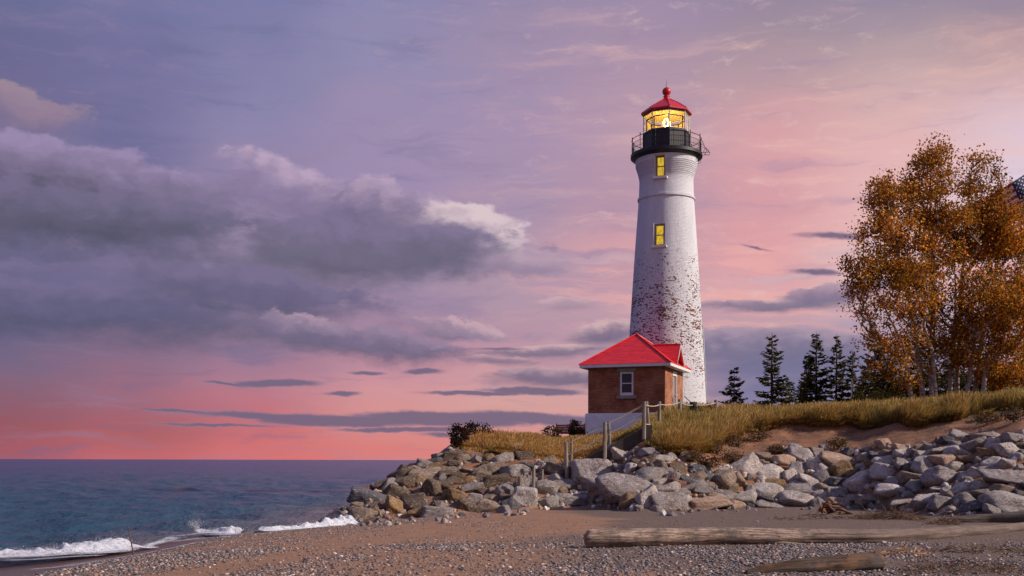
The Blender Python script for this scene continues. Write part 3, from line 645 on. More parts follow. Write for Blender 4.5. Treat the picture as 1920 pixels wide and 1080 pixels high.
# ---------------------------------------------------------------- mesh builder
class MB:
    def __init__(s): s.v = []; s.f = []; s.uv = []
    def quadstrip(s, rings, closed=True, cap=(False, False), uvs=None):
        b = len(s.v); n = len(rings[0])
        for r_ in rings: s.v += [tuple(p) for p in r_]
        for i in range(len(rings) - 1):
            for j in range(n if closed else n - 1):
                k = (j + 1) % n
                s.f.append((b + i * n + j, b + i * n + k, b + (i + 1) * n + k, b + (i + 1) * n + j))
        if cap[0]: s.f.append(tuple(b + j for j in reversed(range(n))))
        if cap[1]: s.f.append(tuple(b + (len(rings) - 1) * n + j for j in range(n)))
        return s
    def box(s, c, size, rot=None, taper=1.0):
        hx, hy, hz = [q / 2 for q in size]; M = rot or Matrix.Identity(3); c = Vector(c)
        pts = [c + M @ Vector((x * (taper if z > 0 else 1), y * (taper if z > 0 else 1), z)) for z in (-hz, hz) for x, y in ((-hx, -hy), (hx, -hy), (hx, hy), (-hx, hy))]
        b = len(s.v); s.v += [tuple(p) for p in pts]
        s.f += [tuple(b + q for q in t_) for t_ in ((3, 2, 1, 0), (4, 5, 6, 7), (0, 1, 5, 4), (1, 2, 6, 5), (2, 3, 7, 6), (3, 0, 4, 7))]
        return s
    def bar(s, a, b_, w, h=None, n=4):
        """straight bar between two points, rectangular (n=4) or round"""
        a = Vector(a); b_ = Vector(b_); return s.tube([a, b_], [w / 2 * (1.414 if n == 4 else 1)] * 2, n)
    def tube(s, pts, rad, n=8, twist=None, cap=True):
        pts = [Vector(p) for p in pts]; rings = []
        up = Vector((0, 0, 1))
        for i, p in enumerate(pts):
            d = (pts[min(i + 1, len(pts) - 1)] - pts[max(i - 1, 0)]).normalized()
            if abs(d.dot(up)) > .95: up2 = Vector((1, 0, 0))
            else: up2 = up
            x = d.cross(up2).normalized(); y = d.cross(x).normalized()
            off = math.pi / 4 if n == 4 else 0
            rr = rad[i] if hasattr(rad, '__len__') else rad
            rings.append([p + (x * math.cos(q) + y * math.sin(q)) * rr for q in [off + 2 * math.pi * j / n for j in range(n)]])
        return s.quadstrip(rings, True, (cap, cap))
    def lathe(s, prof, n=48, c=(0, 0), a0=0.0, cap=(False, False)):
        rings = [[(c[0] + r_ * math.cos(a0 + 2 * math.pi * j / n), c[1] + r_ * math.sin(a0 + 2 * math.pi * j / n), z) for j in range(n)] for r_, z in prof]
        return s.quadstrip(rings, True, cap)
    def poly(s, pts): b = len(s.v); s.v += [tuple(p) for p in pts]; s.f.append(tuple(range(b, b + len(pts)))); return s
    def build(s, name, mat, parent=None, smooth=False, bevel=0.0, uv=None, fix=True):
        me = bpy.data.meshes.new(name); me.from_pydata(s.v, [], s.f); me.update()
        bm = bmesh.new(); bm.from_mesh(me)
        if fix: bmesh.ops.recalc_face_normals(bm, faces=bm.faces)
        if bevel: bmesh.ops.bevel(bm, geom=[e for e in bm.edges if e.calc_face_angle(0) > .5], offset=bevel, segments=1, affect='EDGES')
        bm.to_mesh(me); bm.free()
        if smooth: me.polygons.foreach_set('use_smooth', [True] * len(me.polygons))
        if uv:
            L = me.uv_layers.new(name='UVMap')
            for p in me.polygons:
                for li in p.loop_indices: L.data[li].uv = uv(me.vertices[me.loops[li].vertex_index].co, p.normal)
        if mat: me.materials.append(mat)
        o = bpy.data.objects.new(name, me); C.objects.link(o)
        if parent: o.parent = parent
        return o
def sharp(o, ang=35):
    me = o.data; bm = bmesh.new(); bm.from_mesh(me)
    for e in bm.edges: e.smooth = e.calc_face_angle(0) < R(ang)
    for f in bm.faces: f.smooth = True
    bm.to_mesh(me); bm.free(); return o
def simple(name, col, rough=.5, metal=0.0, nscale=0, namt=.15, bmp=0.0, spec=.5, emit=None):
    m, t, b, out = material(name)
    c = (*col, 1)
    if nscale:
        n = t.noise(obco(t), nscale, 5, .65)
        c = t.mix(t.mr(n, .3, .7), (*[q * (1 - namt) for q in col], 1), (*[min(1, q * (1 + namt)) for q in col], 1))
        if bmp: bump(t, b, n, bmp, .02)
    setin(t, b, Base_Color=c, Roughness=rough, Metallic=metal, Specular_IOR_Level=spec)
    if emit: setin(t, b, Emission_Color=(*emit[0], 1), Emission_Strength=emit[1])
    return m
M_BLACK = simple('black_ironwork', (.006, .006, .009), .45, nscale=6, namt=.4)
M_RED = simple('red_paint', (.50, .008, .014), .38, nscale=3, namt=.18)
M_WHITE = simple('white_trim', (.72, .70, .68), .5, nscale=4, namt=.08)
M_STONE = simple('dressed_stone', (.30, .26, .20), .85, nscale=12, namt=.25, bmp=.4)
M_STEEL = simple('pale_metal', (.42, .45, .40), .45)
M_DARKGLASS = simple('dark_glass', (.02, .022, .03), .08, spec=.6)
def brick_uv(t):
    uv = t.new('ShaderNodeTexCoord').outputs['UV']; sp = t.new('ShaderNodeSeparateXYZ', {0: uv}); return uv, sp.outputs[0], sp.outputs[1]
# whitewashed brick, paint flaking off the lower half
m_tower, t, b, out = material('flaking_whitewash')
uv, u_, v_ = brick_uv(t)
BW, BH = .215, .078
row = t.m('FLOOR', t.m('DIVIDE', v_, BH)); colm = t.m('FLOOR', t.m('ADD', t.m('DIVIDE', u_, BW), t.m('MULTIPLY', t.m('MODULO', row, 2.0), .5)))
wn_ = t.new('ShaderNodeTexWhiteNoise', {'Vector': t.new('ShaderNodeCombineXYZ', {0: colm, 1: row}).outputs[0]}, noise_dimensions='2D')
rnd = wn_.outputs['Value']
fx = t.m('FRACT', t.m('ADD', t.m('DIVIDE', u_, BW), t.m('MULTIPLY', t.m('MODULO', row, 2.0), .5))); fy = t.m('FRACT', t.m('DIVIDE', v_, BH))
mort = t.m('MULTIPLY', t.mr(t.m('ABSOLUTE', t.m('SUBTRACT', fx, .5)), .5, .45), t.mr(t.m('ABSOLUTE', t.m('SUBTRACT', fy, .5)), .5, .38))
clump = t.noise(t.mapping(uv, scale=(1.0, 1.5, 1)), 1.0, 4, .62)
fine = t.noise(t.mapping(uv, scale=(6.5, 10.5, 1)), 1.0, 4, .6)
hz = t.mr(v_, 6.0, 14.6, 1, 0, False)
hgt = t.ramp(t.m('DIVIDE', v_, 20.0), [(0, (.36,)*3 + (1,)), (.12, (.46,)*3 + (1,)), (.24, (.72,)*3 + (1,)), (.37, (.82,)*3 + (1,)), (.48, (.70,)*3 + (1,)), (.55, (.60,)*3 + (1,)), (.58, (.34,)*3 + (1,)), (.60, (.14,)*3 + (1,)), (.69, (.08,)*3 + (1,)), (1, (0,)*3 + (1,))])
score = t.m('ADD', t.m('ADD', t.m('MULTIPLY', rnd, .20), t.m('MULTIPLY', clump, .50)), t.m('MULTIPLY', fine, .90))
score = t.m('ADD', score, t.m('MULTIPLY', hgt, .42))
peel = t.mr(score, 1.195, 1.215)
speck = t.mr(t.m('ADD', t.noise(t.mapping(uv, scale=(11, 19, 1)), 1.0, 2, .5), t.m('MULTIPLY', hgt, .19)), .765, .79)
peel = t.m('MAXIMUM', peel, speck)
grime = t.noise(t.mapping(uv, scale=(1.5, .35, 1)), 1.0, 5, .65)
white = t.mix(t.mr(grime, .35, .7), (.80, .80, .84, 1), (.70, .70, .74, 1))
white = t.mix(t.mr(t.noise(uv, 9, 5, .7), .55, .75, 0, .35), white, (.45, .42, .42, 1))
white = t.mix(t.m('MULTIPLY', t.m('SUBTRACT', 1.0, mort), .22), white, (.35, .32, .33, 1))
brk = t.mix(rnd, (.11, .027, .018, 1), (.22, .055, .03, 1))
setin(t, b, Base_Color=t.mix(peel, white, brk), Roughness=.75, Specular_IOR_Level=.3)
bump(t, b, t.m('ADD', t.m('ADD', t.m('MULTIPLY', mort, .5), t.m('MULTIPLY', rnd, .35)), t.m('ADD', t.m('MULTIPLY', peel, -.6), t.m('MULTIPLY', t.noise(uv, 14, 5, .7), .9))), .9, .05)
# red brick
m_brick, t, b, out = material('red_brick')
uv, u_, v_ = brick_uv(t)
br = t.new('ShaderNodeTexBrick', {'Vector': uv, 'Color1': (0, 0, 0, 1), 'Color2': (1, 1, 1, 1), 'Mortar': (.5, .5, .5, 1), 'Scale': 1.0, 'Mortar Size': .009, 'Mortar Smooth': .2, 'Bias': 0.0, 'Brick Width': .22, 'Row Height': .078})
bc = t.ramp(br.outputs['Color'], [(0, (.20, .045, .022, 1)), (.35, (.29, .075, .034, 1)), (.7, (.37, .105, .045, 1)), (1, (.28, .09, .06, 1))])
bc = t.mix(t.mr(t.noise(uv, .9, 5, .6), .45, .7, 0, .5), bc, (.42, .17, .06, 1))
bc = t.mix(t.mr(t.noise(uv, 3.0, 5, .6), .5, .7, 0, .4), bc, (.11, .035, .022, 1))
mo = t.mix(t.mr(t.noise(uv, 1.3, 3, .6), .4, .6), (.20, .12, .07, 1), (.50, .35, .20, 1))
setin(t, b, Base_Color=t.mix(br.outputs['Fac'], bc, mo), Roughness=.8, Specular_IOR_Level=.3)
bump(t, b, t.m('SUBTRACT', 1.0, br.outputs['Fac']), .6, .012)
# glowing window, lantern glass, amber panels coloured as lamplit glass
M_LIT, t, b, out = material('lit_window_pane')
n_ = t.noise(t.mapping(obco(t), scale=(3, 3, 1.6)), 3.0, 4, .6)
setin(t, b, Base_Color=(.4, .3, .05, 1), Roughness=.08, Emission_Color=t.mix(t.mr(n_, .38, .6), (.62, .36, .01, 1), (1.0, .70, .04, 1)), Emission_Strength=.62)
m_glass, t, b, out = material('lantern_glass')
tr = t.new('ShaderNodeBsdfTransparent', {0: (.93, .95, .90, 1)}); gl = t.new('ShaderNodeBsdfGlossy', {0: (1, 1, 1, 1), 'Roughness': .03})
fr = t.new('ShaderNodeFresnel', {0: 1.45}); t.l.new(t.new('ShaderNodeMixShader', {0: t.m('MULTIPLY', fr.outputs[0], .8), 1: tr.outputs[0], 2: gl.outputs[0]}).outputs[0], out.inputs[0])
m_amber, t, b, out = material('amber_glow_panel')
df = t.new('ShaderNodeBsdfDiffuse', {0: (.85, .55, .12, 1)}); tl = t.new('ShaderNodeBsdfTranslucent', {0: (.9, .62, .14, 1)})
t.l.new(t.new('ShaderNodeMixShader', {0: .5, 1: df.outputs[0], 2: tl.outputs[0]}).outputs[0], out.inputs[0])
M_BULB = simple('lamp_bulb', (1, .9, .6), .3, emit=((1.0, .80, .36), 26.0))
M_LENS = simple('lamp_lens', (.9, .8, .5), .2, emit=((1.0, .72, .20), 1.3))
M_AMBERCEIL = simple('ochre_ceiling', (.62, .42, .14), .7)

# ---------------------------------------------------------------- lighthouse
TY_, KT = 66.0, 66.0 / F
TX_ = (1248 - 960) * KT
def tz(py): return EYE + (HZ - py) * KT
GZt = 2.6
LH = empty('lighthouse', (TX_, TY_, GZt), 'tall white brick lighthouse with flaking paint, black gallery and red lantern roof', 'lighthouse')
pr = [(79, 826), (75, 755), (67, 610), (58.5, 475), (51.6, 377.2), (53.6, 376.4), (53.6, 372.6), (51.2, 371.8), (50.4, 350), (50.2, 337.5)]
prof = []
for (r0, y0), (r1, y1) in zip(pr[:-1], pr[1:]):
    ns = max(1, int(abs(y1 - y0) / 8))
    prof += [(r0 + (r1 - r0) * i / ns, y0 + (y1 - y0) * i / ns) for i in range(ns)]
prof.append(pr[-1])
for i in range(8):
    y0 = 336.6 - i * 3.15; rr_ = 50.6 + 6.2 * (i / 7.0) ** 1.25
    prof += [(rr_, y0), (rr_ + .7, y0 - 2.35), (rr_ - .9, y0 - 2.45), (rr_ - .9, y0 - 3.05)]
prof += [(57.4, 311), (58.2, 298)]
bm_ = MB().lathe([(r_ * KT, tz(y) - GZt) for r_, y in prof], 128, cap=(True, True))
RU = 2.05
def tower_uv(co, n):
    a = math.atan2(co.y, co.x)
    return ((a % (2 * math.pi)) * RU, co.z)
tw = bm_.build('tower', m_tower, LH, uv=tower_uv)
L = tw.data.uv_layers[0]
for p in tw.data.polygons:                      # close the seam
    us = [L.data[i].uv[0] for i in p.loop_indices]
    if max(us) - min(us) > 6:
        for i in p.loop_indices:
            if L.data[i].uv[0] < 6: L.data[i].uv[0] += 2 * math.pi * RU
# the two windows, cut into the wall
to_cam = math.atan2(-TY_, -TX_)
def polar(a, r_, z): return Vector((math.cos(a) * r_, math.sin(a) * r_, z))
WINS = [(303.5, 343, 19, 50.8, 12.5), (430, 470.5, 20, 56.5, 12.5)]
cut = MB()
for y0, y1, wpx, rpx, da in WINS:
    a = to_cam - R(da); rot = Matrix.Rotation(a, 3, 'Z'); rad = rpx * KT
    cut.box(polar(a, rad + .15, (tz(y0) + tz(y1)) / 2 - GZt), (.9, wpx * KT, (y1 - y0) * KT), rot)
co_ = cut.build('cutter', None, LH)
md = tw.modifiers.new('b', 'BOOLEAN'); md.object = co_; md.operation = 'DIFFERENCE'; md.solver = 'EXACT'
bpy.context.view_layer.update(); dg = bpy.context.evaluated_depsgraph_get()
new = bpy.data.meshes.new_from_object(tw.evaluated_get(dg)); tw.modifiers.clear(); tw.data = new; bpy.data.objects.remove(co_)
if not new.materials: new.materials.append(m_tower)
sharp(tw, 30)
M_REVEAL = simple('weathered_frame', (.26, .20, .17), .7, nscale=8)
for i, (y0, y1, wpx, rpx, da) in enumerate(WINS):
    a = to_cam - R(da); rot = Matrix.Rotation(a, 3, 'Z'); rad = rpx * KT; w_, h_ = wpx * KT, (y1 - y0) * KT; zc = (tz(y0) + tz(y1)) / 2 - GZt
    fr = MB(); ri = rad - .16
    side = Vector((-math.sin(a), math.cos(a), 0))
    for sgn in (-1, 1): fr.box(polar(a, ri, zc) + side * sgn * (w_ / 2 - .055), (.12, .11, h_ - .004), rot)
    for zz in (zc + h_ / 2 - .05, zc - h_ / 2 + .05): fr.box(polar(a, ri, zz), (.118, w_ - .22, .1), rot)
    fr.box(polar(a, ri + .006, zc), (.1, w_ - .22, .05), rot)
    wn = fr.build('window', M_REVEAL, LH)
    MB().box(polar(a, ri - .03, zc), (.03, w_ - .2, h_ - .18), rot).build('pane', M_LIT, wn)
    MB().box(polar(a, rad - .02, zc - h_ / 2 - .06), (.34, w_ + .26, .12), rot).build('sill', M_WHITE, wn, bevel=.01)
    if i: MB().box(polar(a, rad + .03, zc) + side * (-(w_ / 2 + .03)), (.1, .05, h_ + .05), rot).build('shutter_edge', M_WHITE, wn)
# gallery
zd = tz(290) - GZt
dk = MB().lathe([(57.5 * KT, zd - .36), (64.5 * KT, zd - .26), (66.8 * KT, zd - .20), (66.8 * KT, zd - .02), (66.0 * KT, zd), (30 * KT, zd + .03)], 96, cap=(True, True)).build('gallery_deck', M_BLACK, LH)
sharp(dk)
rl = MB(); RR = 64.5 * KT; TAU = 2 * math.pi
for hgt_, th in ((.87, .022), (.60, .014), (.30, .014)):
    rl.quadstrip([[polar(TAU * j / 72, RR + th * math.cos(q), zd + hgt_ + th * math.sin(q)) for q in (0, 1.57, 3.14, 4.71)] for j in range(73)], True)
for j in range(96): rl.tube([polar(TAU * j / 96, RR, zd), polar(TAU * j / 96, RR, zd + .6)], .0085, 5)
rail = rl.build('gallery_railing', M_BLACK, LH)
for j in range(12):
    a = to_cam + R(12) + TAU * j / 12
    MB().tube([polar(a, RR, zd), polar(a, RR, zd + .93)], .026, 8).lathe([(.001, zd + .92), (.035, zd + .95), (.04, zd + .975), (.03, zd + 1.0), (.001, zd + 1.02)], 8, c=polar(a, RR, 0)[:2]).build('post', M_BLACK, rail)
# lifting bracket frame hung off the right of the gallery
ab = to_cam + R(80)
def Q(r_, z, s_=0.0): return polar(ab, r_ * KT, zd + z) + Vector((-math.sin(ab), math.cos(ab), 0)) * s_
bk = MB()
for s_ in (-.28, .28):
    bk.tube([Q(65, .78, s_), Q(70, .42, s_), Q(74, .16, s_), Q(80, -.02, s_), Q(79, -.12, s_), Q(64, -.10, s_)], .016, 6)
    bk.tube([Q(65, .42, s_), Q(72, .28, s_)], .012, 6); bk.tube([Q(70, -.1, s_), Q(74, .16, s_)], .012, 6)
    bk.tube([Q(66, -.18, s_), Q(61, -.55, s_), Q(57, -.62, s_)], .014, 6)
for r_, z_ in ((70, .42), (74, .16), (80, -.02), (72, -.11)): bk.tube([Q(r_, z_, -.28), Q(r_, z_, .28)], .012, 6)
bk.build('bracket_frame', M_BLACK, LH)
# lantern room, eight sided
A8 = to_cam + R(7)
def oct_(r_, z): return [polar(A8 + TAU * j / 8, r_ * KT, z) for j in range(8)]
zg0, zg1 = tz(250.5) - GZt, tz(217) - GZt
lb = MB(); lb.quadstrip([oct_(43.4, zd + .02), oct_(43.4, zg0 - .12), oct_(44.4, zg0 - .10), oct_(44.4, zg0), oct_(41, zg0 + .01)], True, (False, True))
for j in range(8):
    a = A8 + TAU * j / 8; lb.bar(polar(a, 43.8 * KT, zd), polar(a, 43.8 * KT, zg0 - .1), .05)
lbo = lb.build('lantern_base', M_BLACK, LH)
fr = MB()
for j in range(8):
    a = A8 + TAU * j / 8; fr.tube([polar(a, 42.6 * KT, zg0), polar(a, 42.6 * KT, zg1 + .02)], .036, 6)
for z_, th in ((zg1 - .02, .03), (zg0 + .03, .03)):
    for j in range(8): fr.tube([oct_(42.4, z_)[j], oct_(42.4, z_)[(j + 1) % 8]], th, 5)
lf = fr.build('lantern_frame', M_STEEL, LH)
for j in range(8):
    a, b2 = oct_(42.0, zg0 + .04), oct_(42.0, zg1 - .04)
    MB().poly([a[j], a[(j + 1) % 8], b2[(j + 1) % 8], b2[j]]).build('glass_pane', m_glass, LH)
# added amber panels behind the lamp, glow of the back panes in their colour
for j in range(8):
    am = (A8 + TAU * (j + .5) / 8 - to_cam + math.pi) % TAU - math.pi
    if abs(am) < R(75): continue
    zt = zg1 - .28
    o1, o2 = oct_(37, zg0 + .02), oct_(37, zt)
    p0, p1 = o1[j].lerp(o1[(j + 1) % 8], .05), o1[j].lerp(o1[(j + 1) % 8], .95); q0, q1 = o2[j].lerp(o2[(j + 1) % 8], .05), o2[j].lerp(o2[(j + 1) % 8], .95)
    MB().poly([p0, p1, q1, q0]).build('amber_glow_panel', m_amber, LH)
ins = MB()
for j in range(8): ins.bar(oct_(37, zg0)[j], oct_(37, zg1 - .22)[j], .06)
for j in range(8): ins.bar(oct_(37, zg1 - .25)[j], oct_(37, zg1 - .25)[(j + 1) % 8], .05)
ins.build('inner_posts', M_BLACK, LH)
MB().quadstrip([oct_(42, zg1 + .015), oct_(10, zg1 + .35)], True, (False, True)).build('lantern_ceiling', M_AMBERCEIL, LH)
zl = tz(240) - GZt
lp = MB().lathe([(.10, zg0), (.12, zl - .30), (.05, zl - .26), (.05, zl - .14)], 16, cap=(True, True)).build('lamp', M_STEEL, LH)
MB().lathe([(.02, zl - .15), (.10, zl - .08), (.13, zl), (.10, zl + .09), (.02, zl + .16)], 20, cap=(True, True)).build('bulb', M_BULB, lp, smooth=True)
ln = MB()
for j in range(6):
    a = TAU * j / 6; ln.tube([polar(a, .22, zl - .15), polar(a, .27, zl + .1), polar(a, .22, zl + .4), polar(a, .05, zl + .62)], .018, 5)
ln.build('lens_frame', M_LENS, lp)
ld = bpy.data.lights.new('lantern_light', 'POINT'); lo = bpy.data.objects.new('lantern_light', ld); C.objects.link(lo); lo.parent = LH
ld.energy = 95; ld.color = (1.0, .72, .34); ld.shadow_soft_size = .16; lo.location = (0, 0, zl + .30)
# roof
ze = tz(213) - GZt
rf = MB().quadstrip([oct_(44.0, ze - .10), oct_(47.6, ze - .06), oct_(47.6, ze + .03), oct_(46.6, ze + .06), oct_(27, tz(197.5) - GZt), oct_(7.5, tz(186.3) - GZt)], True, (False, True)).build('lantern_roof', M_RED, LH)
hp = MB()
for j in range(8): hp.tube([oct_(46.8, ze + .06)[j], oct_(27.2, tz(197.3) - GZt)[j], oct_(7.6, tz(186) - GZt)[j]], .022, 5)
hp.build('roof_rib', M_RED, rf)
zb = tz(171) - GZt; rb = 8.0 * KT
fin = [(7.2 * KT, tz(187) - GZt), (6.6 * KT, tz(184) - GZt), (5 * KT, tz(182.5) - GZt), (5 * KT, tz(181) - GZt), (6.4 * KT, tz(180.3) - GZt), (4.6 * KT, tz(179) - GZt)]
fin += [(rb * math.cos(q), zb + rb * math.sin(q)) for q in np.linspace(-1.1, 1.45, 14)]
bo = MB().lathe(fin, 24, cap=(True, True)).build('ball_vent', M_RED, rf, smooth=True)
MB().tube([(0, 0, zb + rb * .9), (0, 0, tz(157) - GZt), (0, 0, tz(148) - GZt)], [.035, .022, .006], 6).build('lightning_rod', M_BLACK, rf)
# conductor pipe down the right of the wall
cp = MB(); an = to_cam + R(84)
cp.tube([polar(an, (r_ + 1.2) * KT, tz(y) - GZt) for r_, y in [(77, 795), (75, 755), (71, 680), (67.3, 612)]], .03, 6)
cp.build('conductor_pipe', M_STEEL, LH, smooth=True)

# ---------------------------------------------------------------- brick house
HA = R(-21); HC = Vector((7.02, 62.0, 0)); HB = 2.3
HS = empty('brick_house', (HC.x, HC.y, HB), 'small red brick service house with bright red roof at the foot of the lighthouse', 'house', rz=HA)
z_f, z_e, z_a = 4.09 - HB, 6.74 - HB, 8.62 - HB
hw, hd = 2.16, 2.25
M_FOUND = simple('painted_foundation', (.86, .86, .88), .7, nscale=2.5, namt=.12, bmp=.3)
MB().box((0, 0, z_f / 2 - .0), (2 * hw + .26, 2 * hd + .26, z_f)).build('foundation', M_FOUND, HS, bevel=.02)
ft = MB().box((1.32, -hd - .14, z_f - .30), (.32, .03, .38)).build('hatch', simple('hatch_board', (.16, .10, .06), .8, nscale=6), HS)
def wall_uv(co, n): return ((co.x if abs(n.y) > .5 else co.y), co.z)
# walls as a ring with openings left for window and door
wl = MB()
def wallface(axis_, fixed, a0, a1, z0, z1, holes, nrm):
    xs = sorted({a0, a1, *[h[0] for h in holes], *[h[1] for h in holes]}); zs = sorted({z0, z1, *[h[2] for h in holes], *[h[3] for h in holes]})
    for i in range(len(xs) - 1):
        for j in range(len(zs) - 1):
            cx_, cz_ = (xs[i] + xs[i + 1]) / 2, (zs[j] + zs[j + 1]) / 2
            if any(h[0] < cx_ < h[1] and h[2] < cz_ < h[3] for h in holes): continue
            p = [(xs[i], zs[j]), (xs[i + 1], zs[j]), (xs[i + 1], zs[j + 1]), (xs[i], zs[j + 1])]
            wl.poly([((q[0], fixed, q[1]) if axis_ == 'x' else (fixed, q[0], q[1])) for q in (p if nrm > 0 else p[::-1])])
    for h in holes:   # reveals
        dpt = .14 * (-1 if fixed > 0 else 1)
        c4 = [(h[0], h[2]), (h[1], h[2]), (h[1], h[3]), (h[0], h[3])]
        for k in range(4):
            a_, b_ = c4[k], c4[(k + 1) % 4]
            if axis_ == 'x': wl.poly([(a_[0], fixed, a_[1]), (b_[0], fixed, b_[1]), (b_[0], fixed + dpt, b_[1]), (a_[0], fixed + dpt, a_[1])])
            else: wl.poly([(fixed, a_[0], a_[1]), (fixed, b_[0], b_[1]), (fixed + dpt, b_[0], b_[1]), (fixed + dpt, a_[0], a_[1])])
wz0, wz1 = 5.05 - HB, 6.34 - HB; WX0, WX1 = -.33, .41
DY0, DY1, dz1 = -.28, .78, 6.50 - HB
wallface('x', -hd, -hw, hw, z_f, z_e, [(WX0, WX1, wz0, wz1)], 1)
wallface('x', hd, -hw, hw, z_f, z_e, [], -1)
wallface('y', hw, -hd, hd, z_f, z_e, [(DY0, DY1, z_f + .01, dz1)], 1)
wallface('y', -hw, -hd, hd, z_f, z_e, [], -1)
wl.build('wall', m_brick, HS, uv=wall_uv, fix=False)
ctr = (WX0 + WX1) / 2; ww = WX1 - WX0; wh = wz1 - wz0; zc = (wz0 + wz1) / 2
fr = MB()
for x in (WX0 + .045, WX1 - .045): fr.box((x, -hd + .03, zc), (.09, .10, wh - .004))
for z, hh_ in ((wz1 - .05, .10), (wz0 + .08, .16), (zc + .02, .055)): fr.box((ctr, -hd + .033, z), (ww - .182, .085, hh_))
wn = fr.build('window', M_WHITE, HS, bevel=.006)
MB().box((ctr, -hd + .06, zc), (ww - .17, .02, wh - .1)).build('pane', M_DARKGLASS, wn)
MB().box((ctr, -hd - .02, wz0 - .09), (ww + .36, .2, .18)).build('sill', M_STONE, wn, bevel=.012)
MB().box((ctr, -hd - .012, wz1 + .115), (ww + .30, .1, .22)).build('lintel', M_STONE, wn, bevel=.008)
fr = MB(); dyc = (DY0 + DY1) / 2; dh = dz1 - z_f
for y in (DY0 + .05, DY1 - .05): fr.box((hw - .06, y, z_f + dh / 2), (.10, .10, dh - .004))
fr.box((hw - .058, dyc, dz1 - .13), (.09, DY1 - DY0 - .2, .26))
dr = fr.build('door_frame', M_WHITE, HS, bevel=.006)
M_DOOR = simple('door_paint', (.20, .165, .16), .5, nscale=3)
dd = MB().box((hw - .10, dyc, z_f + (dh - .26) / 2), (.05, DY1 - DY0 - .2, dh - .27)).build('door', M_DOOR, HS)
MB().box((hw - .068, DY0 + .22, z_f + (dh - .3) * .6), (.02, .045, (dh - .3) * .72)).build('door_panel', M_STEEL, dd)
MB().tube([(hw - .06, DY1 - .30, z_f + 1.1), (hw + .04, DY1 - .30, z_f + 1.1), (hw + .05, DY1 - .16, z_f + 1.1)], .035, 6).build('handle', M_WHITE, dd)
MB().box((hw + .4, dyc, z_f - .10), (.8, 1.3, .2)).build('doorstep', M_FOUND, HS, bevel=.02)
# roof: hipped, with a small gable over the door
m_roof, t, b, out = material('red_metal_shingle')
co = obco(t); sp = t.new('ShaderNodeSeparateXYZ', {0: co})
f_ = t.m('FRACT', t.m('MULTIPLY', sp.outputs[2], 5.6)); line = t.mr(f_, .0, .22)
n_ = t.noise(co, 3.0, 5, .6)
setin(t, b, Base_Color=t.mix(t.m('MULTIPLY', t.m('SUBTRACT', 1.0, line), .6), t.mix(t.mr(t.noise(t.mapping(co, scale=(1, 1, 4)), 2.2, 6, .7), .3, .7), (.55, .010, .012, 1), (.82, .026, .022, 1)), (.30, .008, .01, 1)), Roughness=.36, Specular_IOR_Level=.5)
bump(t, b, t.m('ADD', f_, t.m('MULTIPLY', n_, .2)), .5, .03)
ov = .40; ex, ey = hw + ov, hd + ov
rf = MB(); ap = (0, 0, z_a)
zc0 = z_e + .015
cor = [(-ex, -ey, zc0), (ex, -ey, zc0), (ex, ey, zc0), (-ex, ey, zc0)]
for k in range(4):
    a_, b_ = Vector(cor[k]), Vector(cor[(k + 1) % 4])
    rf.poly([a_, b_, Vector(ap)])
roof = rf.build('roof', m_roof, HS)
hp = MB()
for c_ in cor: hp.tube([Vector(c_) + Vector((0, 0, .02)), Vector(ap) + Vector((0, 0, .03))], .05, 6)
hp.build('hip_cap', m_roof, roof)
fs_ = MB()
for a_, b_ in ((0, 1), (1, 2), (2, 3), (3, 0)):
    pa, pb = Vector(cor[a_]), Vector(cor[b_]); mid = (pa + pb) / 2; ln_ = (pb - pa).length; 
    fs_.box(mid * Vector((.988, .988, 1)).x if False else Vector((mid.x * .985, mid.y * .985, zc0 - .085)), ((ln_ - .04, .05, .16) if abs(pa.y - pb.y) < .01 else (.05, ln_ - .12, .16)))
fs_.build('fascia', M_WHITE, roof, bevel=.006)
MB().box((0, 0, z_e - .14), (2 * ex - .12, 2 * ey - .12, .03)).build('soffit', M_WHITE, roof)
gy0, gy1, gyc = dyc - .98, dyc + .98, dyc; gz = 8.0 - HB; gxf = hw + .30
slope = (z_a - zc0) / ex; xr = ex - (gz - zc0) / slope
gd = MB(); pk0, pk1 = Vector((xr - .1, gyc, gz)), Vector((gxf, gyc, gz))
zlow = zc0 - .02
for yy_, s_ in ((gy0 - .12, -1), (gy1 + .12, 1)):
    gd.poly([pk0, pk1, Vector((gxf, yy_, zlow)), Vector((ex - .05, yy_, zlow))])
gdo = gd.build('gable', m_roof, roof)
MB().tube([pk0 + Vector((0, 0, .02)), pk1 + Vector((0, 0, .02))], .045, 6).build('ridge_cap', m_roof, gdo)
MB().poly([(hw + .004, gy0, z_e - .02), (hw + .004, gy1, z_e - .02), (hw + .004, gyc, gz - .1)]).build('gable_wall', m_brick, gdo, uv=wall_uv)
rk = MB()
for yy_ in (gy0 - .12, gy1 + .12):
    a_, b_ = Vector((gxf + .0, yy_, zlow - .06)), Vector((gxf + .0, gyc, gz - .06)); rk.bar(a_, b_, .065)
rk.build('bargeboard', M_WHITE, gdo)

